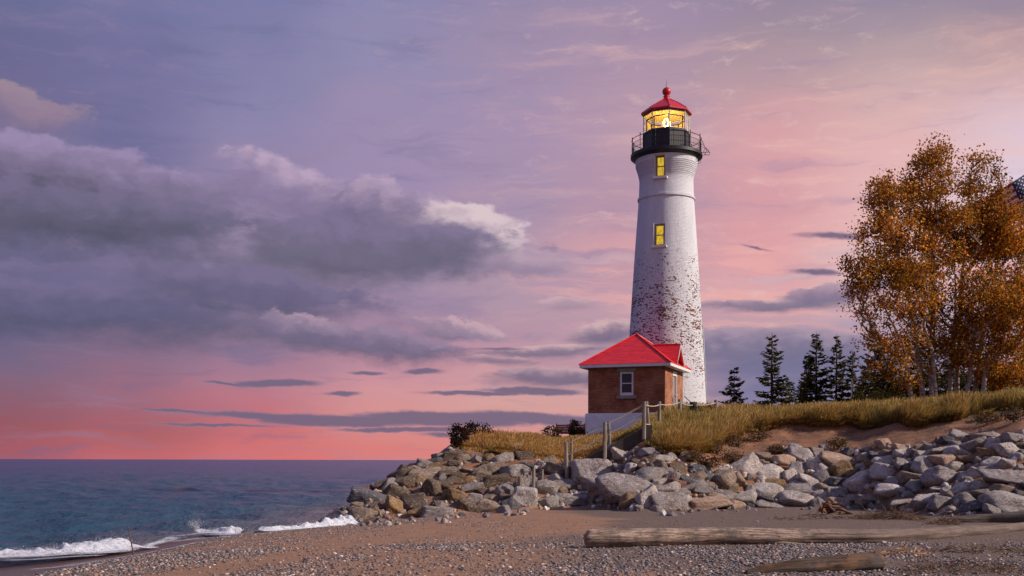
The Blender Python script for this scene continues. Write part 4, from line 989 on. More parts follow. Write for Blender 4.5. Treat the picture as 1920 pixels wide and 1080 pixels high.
# ---------------------------------------------------------------- timber: steps, fence posts, ropes
m_timber, t, b, out = material('weathered_timber')
co = obco(t); gr = t.noise(t.mapping(co, scale=(14, 14, 1.1)), 1.0, 5, .65); g2 = t.noise(co, 2.0, 4, .6)
setin(t, b, Base_Color=t.mix(t.mr(g2, .35, .65), t.mix(gr, (.12, .10, .085, 1), (.42, .37, .32, 1)), t.mix(gr, (.12, .085, .055, 1), (.27, .20, .14, 1))), Roughness=.85)
bump(t, b, gr, .8, .02)
m_dark, t, b, out = material('tarred_board')
co = obco(t); gr = t.noise(t.mapping(co, scale=(2, 2, 12)), 1.0, 5, .65)
setin(t, b, Base_Color=t.mix(gr, (.018, .013, .011, 1), (.075, .055, .045, 1)), Roughness=.8); bump(t, b, gr, .6, .02)
M_ROPE = simple('hemp_rope', (.42, .36, .28), .9, nscale=30, namt=.3)
M_WIRE = simple('dark_cable', (.06, .055, .05), .8)
SY = 37.0
ks = SY / F
def S(px, py, dy=0.0):            # point near the steps
    Y = SY + dy; return Vector(((px - 960) / F * Y, Y, EYE + (HZ - py) / F * Y))
ST = empty('wooden_steps', S(1066, 893), 'dark timber beach steps climbing the bank with rope handrails on grey posts', 'steps')
off = ST.location.copy()
def st(name, mb, mat, bevel=0.0):
    mb.v = [tuple(Vector(v) - off) for v in mb.v]; return mb.build(name, mat, ST, bevel=bevel)
sa, sb = S(1056, 893), S(1222, 806)
for dy in (0, .95):
    d = Vector((0, dy, 0)); q = MB(); u3 = Vector((0, 0, .21)); th = Vector((0, .03, 0))
    q.quadstrip([[sa + d - u3 - th, sa + d - u3 + th, sa + d + u3 + th, sa + d + u3 - th], [sb + d - u3 - th, sb + d - u3 + th, sb + d + u3 + th, sb + d + u3 - th]], True, (True, True))
    st('stringer', q, m_dark)
for i in range(11):
    f = (i + .5) / 11; p = sa.lerp(sb, f); st('tread', MB().box(p + Vector((.02, .475, .05)), (.27, .89, .045)), m_dark)
pp = []
for (x0, y0, x1, y1, dy, r_) in ((1063, 896, 1061, 828, -.10, .06), (1070, 893, 1072, 822, 1.05, .05), (1134, 862, 1134, 791, -.10, .065), (1144, 845, 1141, 790, 1.05, .055), (1207, 812, 1208, 752, -.10, .068), (1217, 812, 1212, 752, 1.05, .06)):
    a_, b_ = S(x0, y0, dy), S(x1, y1, dy); st('post', MB().tube([a_ - Vector((0, 0, .2)), a_.lerp(b_, .5), b_], [r_ * 1.05, r_, r_ * .93], 9), m_timber); pp.append((a_, b_))
def sag(a_, b_, s_, n=8): return [a_.lerp(b_, i / n) + Vector((0, 0, -s_ * 4 * (i / n) * (1 - i / n))) for i in range(n + 1)]
for sdx in (0, 1):
    for fr_ in (.93, .62):
        A, B_, C_ = [pp[2 * k + sdx][0].lerp(pp[2 * k + sdx][1], fr_) for k in range(3)]
        st('rope', MB().tube(sag(A, B_, .025) + sag(B_, C_, .02)[1:], .013, 6), M_ROPE)
# fence along the top of the dune
FP = [(1236, 795, 752, .065, 40.0), (1259, 786, 766, .04, 44.5), (1276, 785, 748, .075, 43.5), (1300, 790, 753, .16, 45.0), (1342, 780, 749, .08, 48.5)]
fplab = ['slim grey fence post just right of the steps', 'short thin fence stake below the house door', 'leaning grey fence post in front of the house corner',
         'stout dark fence post wrapped by bushes before the tower foot', 'reddish brown fence post right of the lighthouse foot']
tops = []
for (px, yb, yt, r_, Y), lb_ in zip(FP, fplab):
    a_, b_ = P(px, yb, Y), P(px - (2 if px == 1276 else 0), yt, Y); a_.z = min(a_.z, float(height(a_.x, a_.y))) - .15
    o = MB().tube([a_, a_.lerp(b_, .5), b_], [r_ * 1.04, r_, r_ * .95], 10).build('fence_post', m_timber if r_ != .16 else m_dark)
    o['label'] = lb_; o['category'] = 'post'; o['group'] = 'rope fence posts along the top of the bank'; tops.append((a_, b_))
top_post = (pp[4][0], pp[4][1])
chain = [top_post, tops[0], tops[2], tops[3], tops[4]]
rp = []
for h_, lb_ in ((.9, 'upper'), (.12, 'lower')):
    mb = MB(); pts = []
    for k in range(4):
        a_ = chain[k][1] - Vector((0, 0, .1 if h_ > .5 else .75)); b_ = chain[k + 1][1] - Vector((0, 0, .12 if h_ > .5 else .75))
        pts += sag(a_, b_, .06)[(1 if k else 0):]
    o = mb.tube(pts, .018, 6).build('rope', M_ROPE); o['label'] = f'{lb_} rope of the fence strung from the steps past the tower'; o['category'] = 'rope'
wr = MB().tube([P(1283, 742, 58), P(1300, 758, 50), P(1316, 775, 46)], .02, 6).build('guy_cable', M_WIRE); wr['label'] = 'thin dark cable slanting down beside the house corner'; wr['category'] = 'cable'
# stumps of old piles among the rocks
for i, (px, yb, yt, lean, r_, lb_) in enumerate([(975, 927, 893, 0, .09, 'short brown pile stump in the rocks, nearest the beach'), (1000, 921, 876, 1, .055, 'thin weathered stake between the rocks, second from the left'), (1015, 912, 880, 2, .05, 'slim leaning stake between the rocks, third from the left'),
                                         (992, 905, 890, -2, .05, 'tiny broken stake stub among the rocks')]):
    g = on_ground(px, yb); a_ = g - Vector((0, .2, .3)); b_ = P(px + lean, yt, g.y - .25); b_.y = g.y - .25
    o = MB().tube([a_, a_.lerp(b_, .6), b_], [r_, r_ * .95, r_ * .8], 8).build('old_stake', m_timber); o['label'] = lb_; o['category'] = 'stake'; o['group'] = 'old stakes standing in the rocks'
# ---------------------------------------------------------------- trees
m_leaf, t, b, out = material('autumn_leaf')
tc_ = attr(t, 'tint').outputs['Color']
df = t.new('ShaderNodeBsdfDiffuse', {0: tc_}); tl = t.new('ShaderNodeBsdfTranslucent', {0: t.mix(1.0, tc_, (1.25, 1.05, .8, 1), 'MULTIPLY')})
t.l.new(t.new('ShaderNodeMixShader', {0: .45, 1: df.outputs[0], 2: tl.outputs[0]}).outputs[0], out.inputs[0])
m_bark, t, b, out = material('birch_bark')
co = obco(t); n_ = t.noise(t.mapping(co, scale=(3, 3, 14)), 1.0, 4, .65); n2_ = t.noise(co, 1.2, 4, .6)
bc = t.mix(t.mr(n_, .52, .62), (.42, .36, .31, 1), (.10, .08, .07, 1))
bc = t.mix(t.mr(n2_, .4, .65, 0, .8), bc, (.26, .21, .17, 1))
setin(t, b, Base_Color=t.mix(attr(t, 'twig').outputs['Fac'], bc, (.055, .035, .03, 1)), Roughness=.8)
m_needle, t, b, out = material('spruce_needles')
tc_ = attr(t, 'tint').outputs['Color']
df = t.new('ShaderNodeBsdfDiffuse', {0: tc_}); tl = t.new('ShaderNodeBsdfTranslucent', {0: tc_})
t.l.new(t.new('ShaderNodeMixShader', {0: .2, 1: df.outputs[0], 2: tl.outputs[0]}).outputs[0], out.inputs[0])
M_BARKD = simple('dark_bark', (.06, .042, .032), .9, nscale=12, namt=.4)

def tube_arrays(paths, ns=5):
    """many tapered tubes: paths = list of (points Nx3, radii N)"""
    V, Fc, base = [], [], 0
    for pts, rad in paths:
        pts = np.asarray(pts); n = len(pts); d = np.gradient(pts, axis=0); d /= np.linalg.norm(d, axis=1)[:, None] + 1e-9
        ref = np.where(np.abs(d[:, 2:3]) > .9, np.array([[1., 0, 0]]), np.array([[0, 0, 1.]]))
        x = np.cross(d, ref); x /= np.linalg.norm(x, axis=1)[:, None] + 1e-9; y = np.cross(d, x)
        q = np.arange(ns) * 2 * np.pi / ns
        V.append((pts[:, None] + (x[:, None] * np.cos(q)[None, :, None] + y[:, None] * np.sin(q)[None, :, None]) * np.asarray(rad)[:, None, None]).reshape(-1, 3))
        i = np.arange(n - 1)[:, None] * ns; j = np.arange(ns)[None]; k = (j + 1) % ns
        Fc.append(np.stack([i + j, i + k, i + ns + k, i + ns + j], -1).reshape(-1, 4) + base); base += n * ns
    return np.concatenate(V), np.concatenate(Fc)
def grow(base, spine, lobes, npts, r, rise=.75, step=.45):
    """trunk along the spine, branches reaching to points scattered in the crown lobes"""
    nodes = []; par = []
    sp = np.array(spine); s = np.r_[0, np.cumsum(np.linalg.norm(np.diff(sp, axis=0), axis=1))]
    u = np.arange(0, s[-1], step)
    for i, q in enumerate(u):
        p = np.array([np.interp(q, s, sp[:, k]) for k in range(3)]) + r.normal(0, .02, 3) * min(1, q)
        nodes.append(p); par.append(i - 1)
    trunk = list(range(len(nodes)))
    pts = []
    wts = np.array([l[2] for l in lobes]); wts = wts / wts.sum()
    while len(pts) < npts:
        c, e, w_ = lobes[r.choice(len(lobes), p=wts)]
        d = r.normal(0, 1, 3); d /= np.linalg.norm(d); q = np.array(c) + d * np.array(e) * r.uniform(.25, 1) ** .5
        pts.append(q)
    pts = np.array(pts); order = np.argsort(np.linalg.norm(pts - sp[-1] * .5 - sp[0] * .5, axis=1)); pts = pts[order]
    tips, paths = [], [trunk]
    N = [n_ for n_ in nodes]
    for p in pts:
        A = np.array(N); dv = p - A; dist = np.linalg.norm(dv, axis=1); hor = np.hypot(dv[:, 0], dv[:, 1])
        cost = dist + 1.6 * np.maximum(0, rise * hor - dv[:, 2]) + 3.0 * np.maximum(0, .8 + A[0, 2] * 0 - (A[:, 2] - base[2]) / 2.2)
        k = int(np.argmin(cost)); a = A[k]; n_ = max(2, int(dist[k] / step))
        prev = k; path = [k]
        bow = np.array([0, 0, -1.0]) * dist[k] * .10 + r.normal(0, .05, 3) * dist[k]
        for i in range(1, n_ + 1):
            f = i / n_; q = a + (p - a) * f + bow * 4 * f * (1 - f) * .8
            N.append(q); par.append(prev); prev = len(N) - 1; path.append(prev)
        tips.append(path); paths.append(path)
    cnt = np.zeros(len(N))
    for pth in tips: cnt[pth[-1]] += 1
    for i in range(len(N) - 1, -1, -1):
        if par[i] >= 0: cnt[par[i]] += cnt[i]
    return np.array(N), cnt, paths, tips
LEAFPAL = np.array([[.42, .165, .026], [.48, .26, .045], [.27, .12, .022], [.17, .13, .032], [.34, .10, .02], [.70, .34, .06]])
def leaves(N, tips, r, per, spread, size, pal, pr, gapf=0.0):
    P_ = []
    for path in tips:
        pp_ = N[path[max(1, len(path) // 3):]] if len(path) > 2 else N[path[-1:]]
        k = r.integers(0, len(pp_), per); P_.append(pp_[k] + r.normal(0, 1, (per, 3)) * spread * np.array([1, 1, .8]))
    P_ = np.concatenate(P_); g_ = fbm(P_[:, 0] * 1.7 + P_[:, 1] * 1.1, P_[:, 2] * 1.7, 19, 3); P_ = P_[r.uniform(0, 1, len(P_)) < gapf * sstep(g_, .40, .57) + (1 - gapf)]; n = len(P_)
    ax = r.normal(0, 1, (n, 3)); ax /= np.linalg.norm(ax, axis=1)[:, None]
    b2 = np.cross(ax, r.normal(0, 1, (n, 3))); b2 /= np.linalg.norm(b2, axis=1)[:, None]
    s_ = size * r.uniform(.6, 1.3, n)[:, None]
    V = np.stack([P_ - ax * s_ * .5, P_ + b2 * s_ * .36, P_ + ax * s_ * .5, P_ - b2 * s_ * .36], 1).reshape(-1, 3)
    cl = fbm(P_[:, 0] * .8 + P_[:, 1] * .5, P_[:, 2] * .8, 17, 3)
    c = pal[r.choice(len(pal), n, p=pr)] * r.uniform(.65, 1.3, (n, 1)) * (.30 + 1.35 * cl[:, None])
    return V, np.arange(n * 4).reshape(-1, 4), np.repeat(c, 4, 0)
BIR = [  # base px, distance, crown lobes (px, py, rx, ry, weight), label, points, leaf share
 (1716, 51.0, [(1606, 515, 30, 55, .9), (1640, 560, 55, 70, 1.2), (1655, 665, 60, 55, .7), (1700, 700, 45, 40, .35)], 'leftmost birch trunk of the clump, leaning left with thin crown of rust leaves', 150, .75),
 (1735, 52.5, [(1674, 400, 42, 74, 1.2), (1645, 440, 34, 80, .9), (1700, 480, 45, 70, .8), (1648, 350, 16, 28, .25)], 'birch with tall rounded left crown, second trunk from the left of the clump', 210, 1.0),
 (1746, 53.5, [(1740, 345, 42, 74, 1.3), (1755, 440, 52, 70, 1), (1742, 290, 26, 26, .3), (1720, 500, 40, 60, .5), (1735, 620, 50, 60, .4)], 'birch rising to the highest orange top of the clump', 230, 1.1),
 (1757, 51.5, [(1705, 545, 52, 60, 1), (1700, 640, 45, 40, .5)], 'short birch with low orange boughs hanging before the dark spruces', 130, .7),
 (1779, 53.0, [(1790, 440, 46, 80, 1), (1790, 560, 55, 60, .8), (1770, 650, 50, 40, .35)], 'birch filling the middle of the clump between both crowns', 170, .8),
 (1793, 54.0, [(1838, 355, 31, 68, 1.0), (1830, 440, 50, 70, 1), (1822, 310, 14, 26, .15), (1862, 410, 34, 45, .5), (1850, 640, 50, 60, .5)], 'birch carrying the pointed right crown of the clump', 220, 1.1),
 (1807, 52.0, [(1800, 640, 45, 50, .6), (1840, 560, 50, 60, 1)], 'slender birch with leaves low on its stem, right of centre in the clump', 140, .8),
 (1821, 53.5, [(1890, 435, 36, 56, 1), (1880, 520, 55, 60, 1), (1850, 470, 40, 60, .5)], 'birch spreading its crown below the star patterned flag', 190, 1.1),
 (1842, 51.5, [(1898, 590, 46, 55, 1), (1885, 680, 50, 42, .8)], 'rightmost leaning birch with low orange boughs over the grass', 180, 1.0),
 (1935, 54.5, [(1932, 450, 40, 90, 1), (1950, 590, 50, 90, 1)], 'birch cut off by the right edge behind the leaning one', 200, 1.0)]
for i, (bpx, Y, lob, lab, npt, lf_) in enumerate(BIR):
    r = np.random.default_rng(50 + i)
    base = np.array(P(bpx, 755, Y)); base[2] = float(height(base[0], base[1])) - .1
    k = Y / F
    lobes = [(np.array(P(a, c, Y + r.uniform(-.6, .6))), np.array([rx * k, 1.9, ry * k]), w_) for a, c, rx, ry, w_ in lob]
    topl = min(lob, key=lambda q: q[1] - q[3]); top = np.array(P(topl[0], topl[1] - topl[3] * .75, Y))
    mid = base * .55 + top * .45; mid[0] = base[0] * .72 + top[0] * .28 + r.normal(0, .12)
    N, cnt, paths, tips = grow(base, [base, mid, top], lobes, npt, r)
    root = empty('birch_tree', tuple(base), lab, 'tree', 'autumn birches in the clump on the bank')
    tp = []; tw_ = []
    for j, pth in enumerate(paths):
        rad = .0105 * np.maximum(cnt[pth], .8) ** .46
        if j == 0: rad = np.maximum(rad, np.linspace(.078, .010, len(pth)))
        else: rad = np.minimum(rad, rad[0]); rad[-1] *= .5
        tp.append((N[pth] - base, rad)); tw_.append(np.repeat(sstep(-rad, -.05, -.022), 6 if j == 0 else 5))
    V0, F0 = tube_arrays(tp[:1], 6); V1, F1 = tube_arrays(tp[1:], 5)
    link('trunk', npmesh('trunk', V0, F0, 4, True, None, {'twig': tw_[0]}), m_bark, root)
    link('branches', npmesh('branches', V1, F1, 4, True, None, {'twig': np.concatenate(tw_[1:])}), m_bark, root)
    V, Fc, c = leaves(N, tips, r, int(84 * lf_), .26, .125, LEAFPAL, [.26, .20, .20, .16, .08, .10], .93)
    link('crown', npmesh('crown', V - base, Fc, 4, False, c), m_leaf, root)

def spruce_mesh(seed, H, Rm, rust=0.0):
    r = np.random.default_rng(seed); Vn, Fn, Cn, base = [], [], [], 0; tubes = []
    zs = np.arange(H * .05, H * .985, .20)
    for z in zs:
        f = z / H; L0 = Rm * (1 - f) ** .85 * r.uniform(.75, 1.12) + .08
        for b_ in range(r.integers(5, 8)):
            a = r.uniform(0, 6.283); L_ = L0 * r.uniform(.55, 1.12)
            n = max(3, int(L_ / .16)); tt_ = np.linspace(0, 1, n)
            up = .25 + .75 * f
            rr_ = tt_ * L_; zz = z + r.uniform(-.12, .12) + L_ * (up * tt_ * .55 - (.75 - .45 * f) * tt_ ** 1.4 * .6 + .22 * tt_ ** 4)
            pts = np.stack([np.cos(a) * rr_, np.sin(a) * rr_, zz], -1); tubes.append((pts, np.linspace(.018, .004, n)))
            m_ = max(8, int(L_ / .022)); q = r.uniform(.12, 1.0, m_); pc = np.stack([np.interp(q, tt_, pts[:, k]) for k in range(3)], -1)
            da = r.choice([-1, 1], m_) * r.uniform(.35, 1.1, m_); ln_ = (.14 + .34 * (1 - q) * min(1, L_)) * r.uniform(.6, 1.2, m_)
            dv = np.stack([np.cos(a + da), np.sin(a + da), r.normal(-.12, .25, m_)], -1); dv /= np.linalg.norm(dv, axis=1)[:, None]
            w_ = np.cross(dv, r.normal(0, 1, (m_, 3)) * .5 + np.array([0, 0, 1.])); w_ /= np.linalg.norm(w_, axis=1)[:, None] + 1e-9
            e = pc + dv * ln_[:, None]; mid = pc + dv * ln_[:, None] * .45; wd = r.uniform(.030, .065, m_)[:, None]
            V = np.stack([pc, mid + w_ * wd, e, mid - w_ * wd], 1); Vn.append(V.reshape(-1, 3)); Fn.append(np.arange(m_ * 4).reshape(-1, 4) + base); base += m_ * 4
            c = np.array([.080, .078, .032]) * r.uniform(.5, 1.7, (m_, 1)) + np.array([.022, .014, .0]) * r.uniform(0, 1, (m_, 1)) * (.4 + q[:, None])
            c = np.where(r.uniform(0, 1, (m_, 1)) < rust, np.array([.20, .07, .02]) * r.uniform(.5, 1.2, (m_, 1)), c)
            Cn.append(np.repeat(c, 4, 0))
    tubes.append((np.array([[0, 0, -.2], [0, 0, H * .5], [0, 0, H * 1.0], [0, 0, H * 1.03]]), np.array([.02 * H, .012 * H, .012, .004])))
    V0, F0 = tube_arrays(tubes, 4)
    a_ = npmesh('trunk', V0, F0, 4, True); b_ = npmesh('crown', np.concatenate(Vn), np.concatenate(Fn), 4, False, np.concatenate(Cn))
    a_.materials.append(M_BARKD); b_.materials.append(m_needle); return a_, b_
SPV = [spruce_mesh(1, 4.0, 1.15), spruce_mesh(2, 4.4, 1.1), spruce_mesh(3, 2.4, .85), spruce_mesh(4, 4.6, 1.25), spruce_mesh(5, 4.2, 1.4, .16)]
SPH = [4.0, 4.4, 2.4, 4.6, 4.2]; SPR = [1.15, 1.1, .85, 1.25, 1.4]
SPR_L = [(1376, 688, 28, 52, 2, 'smallest lone spruce, just right of the lighthouse'),
 (1447, 622, 40, 60, 0, 'tall lone spruce standing apart between the small one and the pair'),
 (1480, 712, 26, 61, 2, 'short bushy spruce leaning against the tall lone one'),
 (1506, 700, 17, 61.5, 2, 'thin young spruce at the left foot of the pair'),
 (1530, 620, 34, 62, 1, 'left spruce of the tall pair beside the birches'), (1512, 662, 24, 63, 3, 'half-hidden spruce left behind the pair'),
 (1568, 624, 31, 62, 3, 'right spruce of the tall pair beside the birches'), (1598, 652, 30, 61, 4, 'rust-flecked spruce touching the first birch boughs'),
 (1640, 596, 40, 66, 4, 'tall dark spruce behind the leftmost birch boughs'), (1622, 690, 34, 63, 1, 'low dark spruce behind the red table'),
 (1672, 655, 40, 64, 3, 'dark spruce filling the shade left of the birch trunks'), (1702, 630, 38, 67, 0, 'dark spruce right behind the leftmost birch trunk'),
 (1750, 676, 36, 68, 4, 'low spruce seen between the middle birch trunks'), (1806, 688, 34, 68, 3, 'low spruce seen between the right birch trunks'), (1862, 672, 42, 67, 0, 'dark spruce behind the leaning birch'),
 (1728, 645, 44, 65, 4, 'broad rust-flecked spruce behind the second birch trunk'), (1780, 668, 44, 66, 1, 'broad dark spruce behind the middle birches'),
 (1838, 660, 46, 65.5, 3, 'broad dark spruce behind the right birch trunks'), (1656, 636, 38, 64.5, 0, 'dark spruce between the leftmost birch boughs and the table'),
 (1915, 640, 45, 66, 1, 'dark spruce at the right edge behind the birch boughs')]
for bpx, tpy, hwpx, Y, vi, lab in SPR_L:
    p = P(bpx, 760, Y); p.z = float(height(p.x, p.y)) - .05; H = EYE + (HZ - tpy) / F * Y - p.z
    root = empty('spruce_tree', p, lab, 'tree', 'dark spruces on the bank', rz=bpx * .7)
    sx = hwpx * Y / F / SPR[vi] * 1.30; root.scale = (sx, sx, H / SPH[vi] / 1.03)
    for nm, mm in zip(('trunk', 'crown'), SPV[vi]): link(nm, mm, None, root)

def shrub(name, px, py, Y, wpx, hpx, n, lab, pal, pr, per=22, size=.09, seed=1, spread=.10, depth=.7, cat='bush', z=None, leafy=True):
    r = np.random.default_rng(seed); base = np.array(P(px, py, Y)); base[2] = (float(height(base[0], base[1])) if z is None else z) - .05
    k = Y / F; top = EYE + (HZ - (py - hpx)) / F * Y
    c = base.copy(); c[2] = (base[2] + top) / 2 + .1; e = np.array([wpx * k / 2, depth, max(.15, (top - base[2]) / 2)])
    N, cnt, paths, tips = grow(base, [base, base * .6 + c * .4, c], [(c, e, 1)], n, r, .4, .15)
    root = empty(name, tuple(base), lab, cat)
    tp = []
    for pth in paths:
        rad = .005 * np.maximum(cnt[pth], .8) ** .4; tp.append((N[pth] - base, rad))
    V0, F0 = tube_arrays(tp, 4); link('stems', npmesh('stems', V0, F0, 4, True), M_BARKD, root)
    V, Fc, c_ = leaves(N, tips, r, per, spread, size, pal, pr); link('foliage', npmesh('foliage', V - base, Fc, 4, False, c_), m_leaf, root)
DARKP = np.array([[.045, .025, .028], [.07, .035, .03], [.03, .03, .02], [.10, .045, .03]]); GRN = np.array([[.03, .045, .015], [.05, .06, .02], [.025, .03, .012], [.08, .07, .03]])
q4 = [.35, .25, .25, .15]
shrub('bush', 892, 826, 45.5, 62, 32, 60, 'rounded dark purple bush on the crest of the headland', DARKP, q4, seed=3, per=26, size=.085, spread=.08)
shrub('bush', 860, 846, 42.8, 34, 44, 60, 'low dark bush creeping down the seaward edge of the headland', DARKP, q4, seed=4, size=.085, spread=.08)
shrub('bush', 1080, 815, 57.2, 36, 24, 40, 'dark weedy bush between the red bench and the house foundation', np.array([[.05, .045, .018], [.09, .05, .02], [.04, .04, .02], [.16, .05, .02]]), q4, seed=5, size=.10)
shrub('bush', 1035, 818, 55, 44, 16, 36, 'low weedy bush in front of the red bench', np.array([[.07, .06, .02], [.10, .06, .02], [.04, .04, .02], [.12, .07, .03]]), q4, seed=6, size=.09)
shrub('bush', 1306, 800, 44.2, 42, 34, 50, 'dark green bush wrapped around the stout fence post', GRN, q4, seed=7, size=.075, spread=.08)
shrub('bush', 1326, 790, 47, 30, 26, 34, 'small spiky bush between the stout post and the reddish one', GRN, q4, seed=8, size=.075, spread=.07)
shrub('bush', 1700, 770, 56, 70, 60, 100, 'dark undergrowth around the foot of the leftmost birch', np.array([[.04, .045, .015], [.10, .07, .02], [.03, .03, .012], [.16, .12, .03]]), q4, seed=9, size=.09)
shrub('bush', 1775, 764, 57, 150, 78, 170, 'green undergrowth between the birch trunks', np.array([[.05, .06, .02], [.10, .10, .03], [.03, .03, .012], [.16, .10, .03]]), q4, seed=10, size=.10, spread=.14)
shrub('bush', 1880, 752, 56, 130, 74, 160, 'rust and green bushes at the right edge under the leaning birch', np.array([[.05, .055, .02], [.20, .08, .02], [.03, .03, .012], [.26, .10, .02]]), q4, seed=11, size=.11, spread=.14)
shrub('bush', 1645, 772, 58, 100, 40, 110, 'olive shrubs behind the low red table', np.array([[.08, .08, .025], [.14, .11, .03], [.05, .05, .02], [.10, .09, .03]]), q4, seed=12, size=.08, spread=.12)
DRY = np.array([[.12, .075, .04], [.07, .045, .028], [.20, .13, .06], [.05, .035, .025]])
for i, (px, py, Y, w_, h_) in enumerate([(1345, 852, 38.8, 60, 26), (1385, 838, 39.6, 60, 22), (1425, 826, 41, 46, 16), (1455, 852, 39, 22, 14), (1330, 880, 36.8, 44, 20), (1372, 870, 37.8, 50, 20), (1572, 840, 38.9, 34, 14), (1850, 795, 38.2, 60, 18), (1900, 790, 37.6, 50, 22), (1300, 866, 36.8, 30, 16)]):
    g = on_ground(px, py)
    shrub('dry_weeds', px, py, g.y, w_, h_, 44, ['straggling dry weeds on the bare bank, leftmost big tuft', 'straggling dry weeds under the grass fringe of the bare bank', 'dry weeds by the dark notch in the bank', 'small dry tuft right above the pale rocks', 'dry weeds low on the bank left of the slanting slab', 'dry weeds above the long slanting slab', 'dry tuft on the reddish sand among pale rocks', 'brown weeds on the mound above the right rocks', 'brown weeds at the right edge of the mound', 'thin dry weeds under the fence bushes'][i],
          DRY, q4, seed=30 + i, per=14, size=.06, spread=.09, depth=.4, cat='weeds', z=g.z)

# ---------------------------------------------------------------- dune grass
m_grass, t, b, out = material('dune_grass')
tc_ = attr(t, 'tint').outputs['Color']
df = t.new('ShaderNodeBsdfDiffuse', {0: tc_}); tl = t.new('ShaderNodeBsdfTranslucent', {0: tc_})
t.l.new(t.new('ShaderNodeMixShader', {0: .3, 1: df.outputs[0], 2: tl.outputs[0]}).outputs[0], out.inputs[0])
def blades(n, ylo, yhi, seed, wmul=1.0, hmul=1.0):
    r = np.random.default_rng(seed)
    PX = r.uniform(842, 2000, n); X = PX * 0; Ysp = ylo + (yhi - ylo) * r.uniform(0, 1, n) ** 1.35
    g0 = np.interp(PX, [840, 870, 900, 980, 1050, 1100, 1150, 1185, 1208, 1235, 1262, 1300, 1340, 1385, 1400, 1480, 1600, 1700, 1800, 1920, 2200], [44, 42.6, 42.2, 40.6, 40.2, 40, 40, 38.2, 36.9, 36.4, 36.3, 37, 38.4, 41, 42.5, 43.0, 42.5, 40, 39.2, 38.4, 38])
    Y = g0 + Ysp; X = (PX - 960) / F * Y
    gd_ = grass_start(X, Y); keep = (gd_ > -.25)
    lx = (X - HC.x) * math.cos(-HA) - (Y - HC.y) * math.sin(-HA); ly = (X - HC.x) * math.sin(-HA) + (Y - HC.y) * math.cos(-HA)
    keep &= ~((np.abs(lx) < 2.4) & (np.abs(ly) < 2.5)) & (np.hypot(X - TX_, Y - TY_) > 2.7)
    keep &= ~((X > 1.6) & (X < 4.75) & (Y > 36.85) & (Y < 38.05))
    keep &= ~((np.abs(X - 15.45) < .85) & (Y > 45.9) & (Y < 47.6))
    mound = (PX > 1765) & (gd_ < 2.2) & (fbm(X * .9, Y * .9, 205) > .42); keep &= ~mound
    clump = fbm(X * 1.5, Y * 1.5, 201, 3); keep &= r.uniform(0, 1, n) < (.25 + 1.3 * sstep(clump, .3, .65))
    X, Y, PX, clump, gd_ = X[keep], Y[keep], PX[keep], clump[keep], gd_[keep]; n = len(X); z = height(X, Y) - .03
    big_ = fbm(X * .25, Y * .25, 203, 3)
    H = hmul * (.16 + .66 * clump + .44 * r.beta(2, 4, n)) * np.interp(PX, [850, 980, 1040, 1185, 1260, 1500, 1900], [.72, .66, .36, .36, .95, .95, .95]) * (.7 + .5 * big_)
    H *= (1 - .45 * sstep(-gd_, -.1, .3)) * np.interp(PX, [842, 900], [.35, 1])
    a = r.uniform(0, 6.283, n); ln_ = H * r.uniform(.05, .42, n); dx, dy = np.cos(a) * ln_ + .05 * H, np.sin(a) * ln_
    fall = sstep(-gd_, -.35, .2) * .35; dy -= fall
    w_ = wmul * r.uniform(.010, .024, n); b3 = r.uniform(0, 3.14, n); wx, wy = np.cos(b3) * w_, np.sin(b3) * w_ * .4
    P0 = np.stack([X, Y, z], -1); W = np.stack([wx, wy, 0 * wx], -1)
    P1 = P0 + np.stack([dx * .3, dy * .3, H * .55], -1); P2 = P0 + np.stack([dx, dy, H * (1 - .25 * (ln_ / H) ** 2) - fall * .5], -1)
    V = np.stack([P0 - W, P0 + W, P1 + W * .85, P1 - W * .85, P2 + W * .3, P2 - W * .3], 1).reshape(-1, 3)
    i = np.arange(n)[:, None] * 6; Fc = np.concatenate([i + np.array([[0, 1, 2, 3]]), i + np.array([[3, 2, 4, 5]])])
    green = np.clip(np.interp(PX, [850, 1100, 1180, 1300, 1400, 1600, 1750, 1920], [.12, .15, .5, .5, .38, .42, .62, .68]) + .9 * (fbm(X * .5, Y * .5, 207) - .5) + r.normal(0, .12, n), 0, 1)[:, None]
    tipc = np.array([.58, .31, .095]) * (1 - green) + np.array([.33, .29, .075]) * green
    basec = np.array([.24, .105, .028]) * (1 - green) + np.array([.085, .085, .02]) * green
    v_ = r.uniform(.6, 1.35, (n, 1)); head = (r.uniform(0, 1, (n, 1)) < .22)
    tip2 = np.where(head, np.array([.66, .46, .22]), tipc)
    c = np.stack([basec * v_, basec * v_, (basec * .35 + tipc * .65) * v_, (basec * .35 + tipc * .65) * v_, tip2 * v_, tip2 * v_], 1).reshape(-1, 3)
    return V, Fc, c
vs, fs, cs, base = [], [], [], 0
for args in ((190000, -.4, 13, 1), (60000, -.5, 3.0, 2), (60000, 10, 26, 3, 1.4)):
    a_, b_, c_ = blades(*args); vs.append(a_); fs.append(b_ + base); cs.append(c_); base += len(a_)
print('blades', base // 6)
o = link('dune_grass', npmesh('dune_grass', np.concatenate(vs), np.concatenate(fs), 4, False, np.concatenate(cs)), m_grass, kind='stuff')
o['label'] = 'tall golden and green dune grass covering the top of the bank'; o['category'] = 'grass'
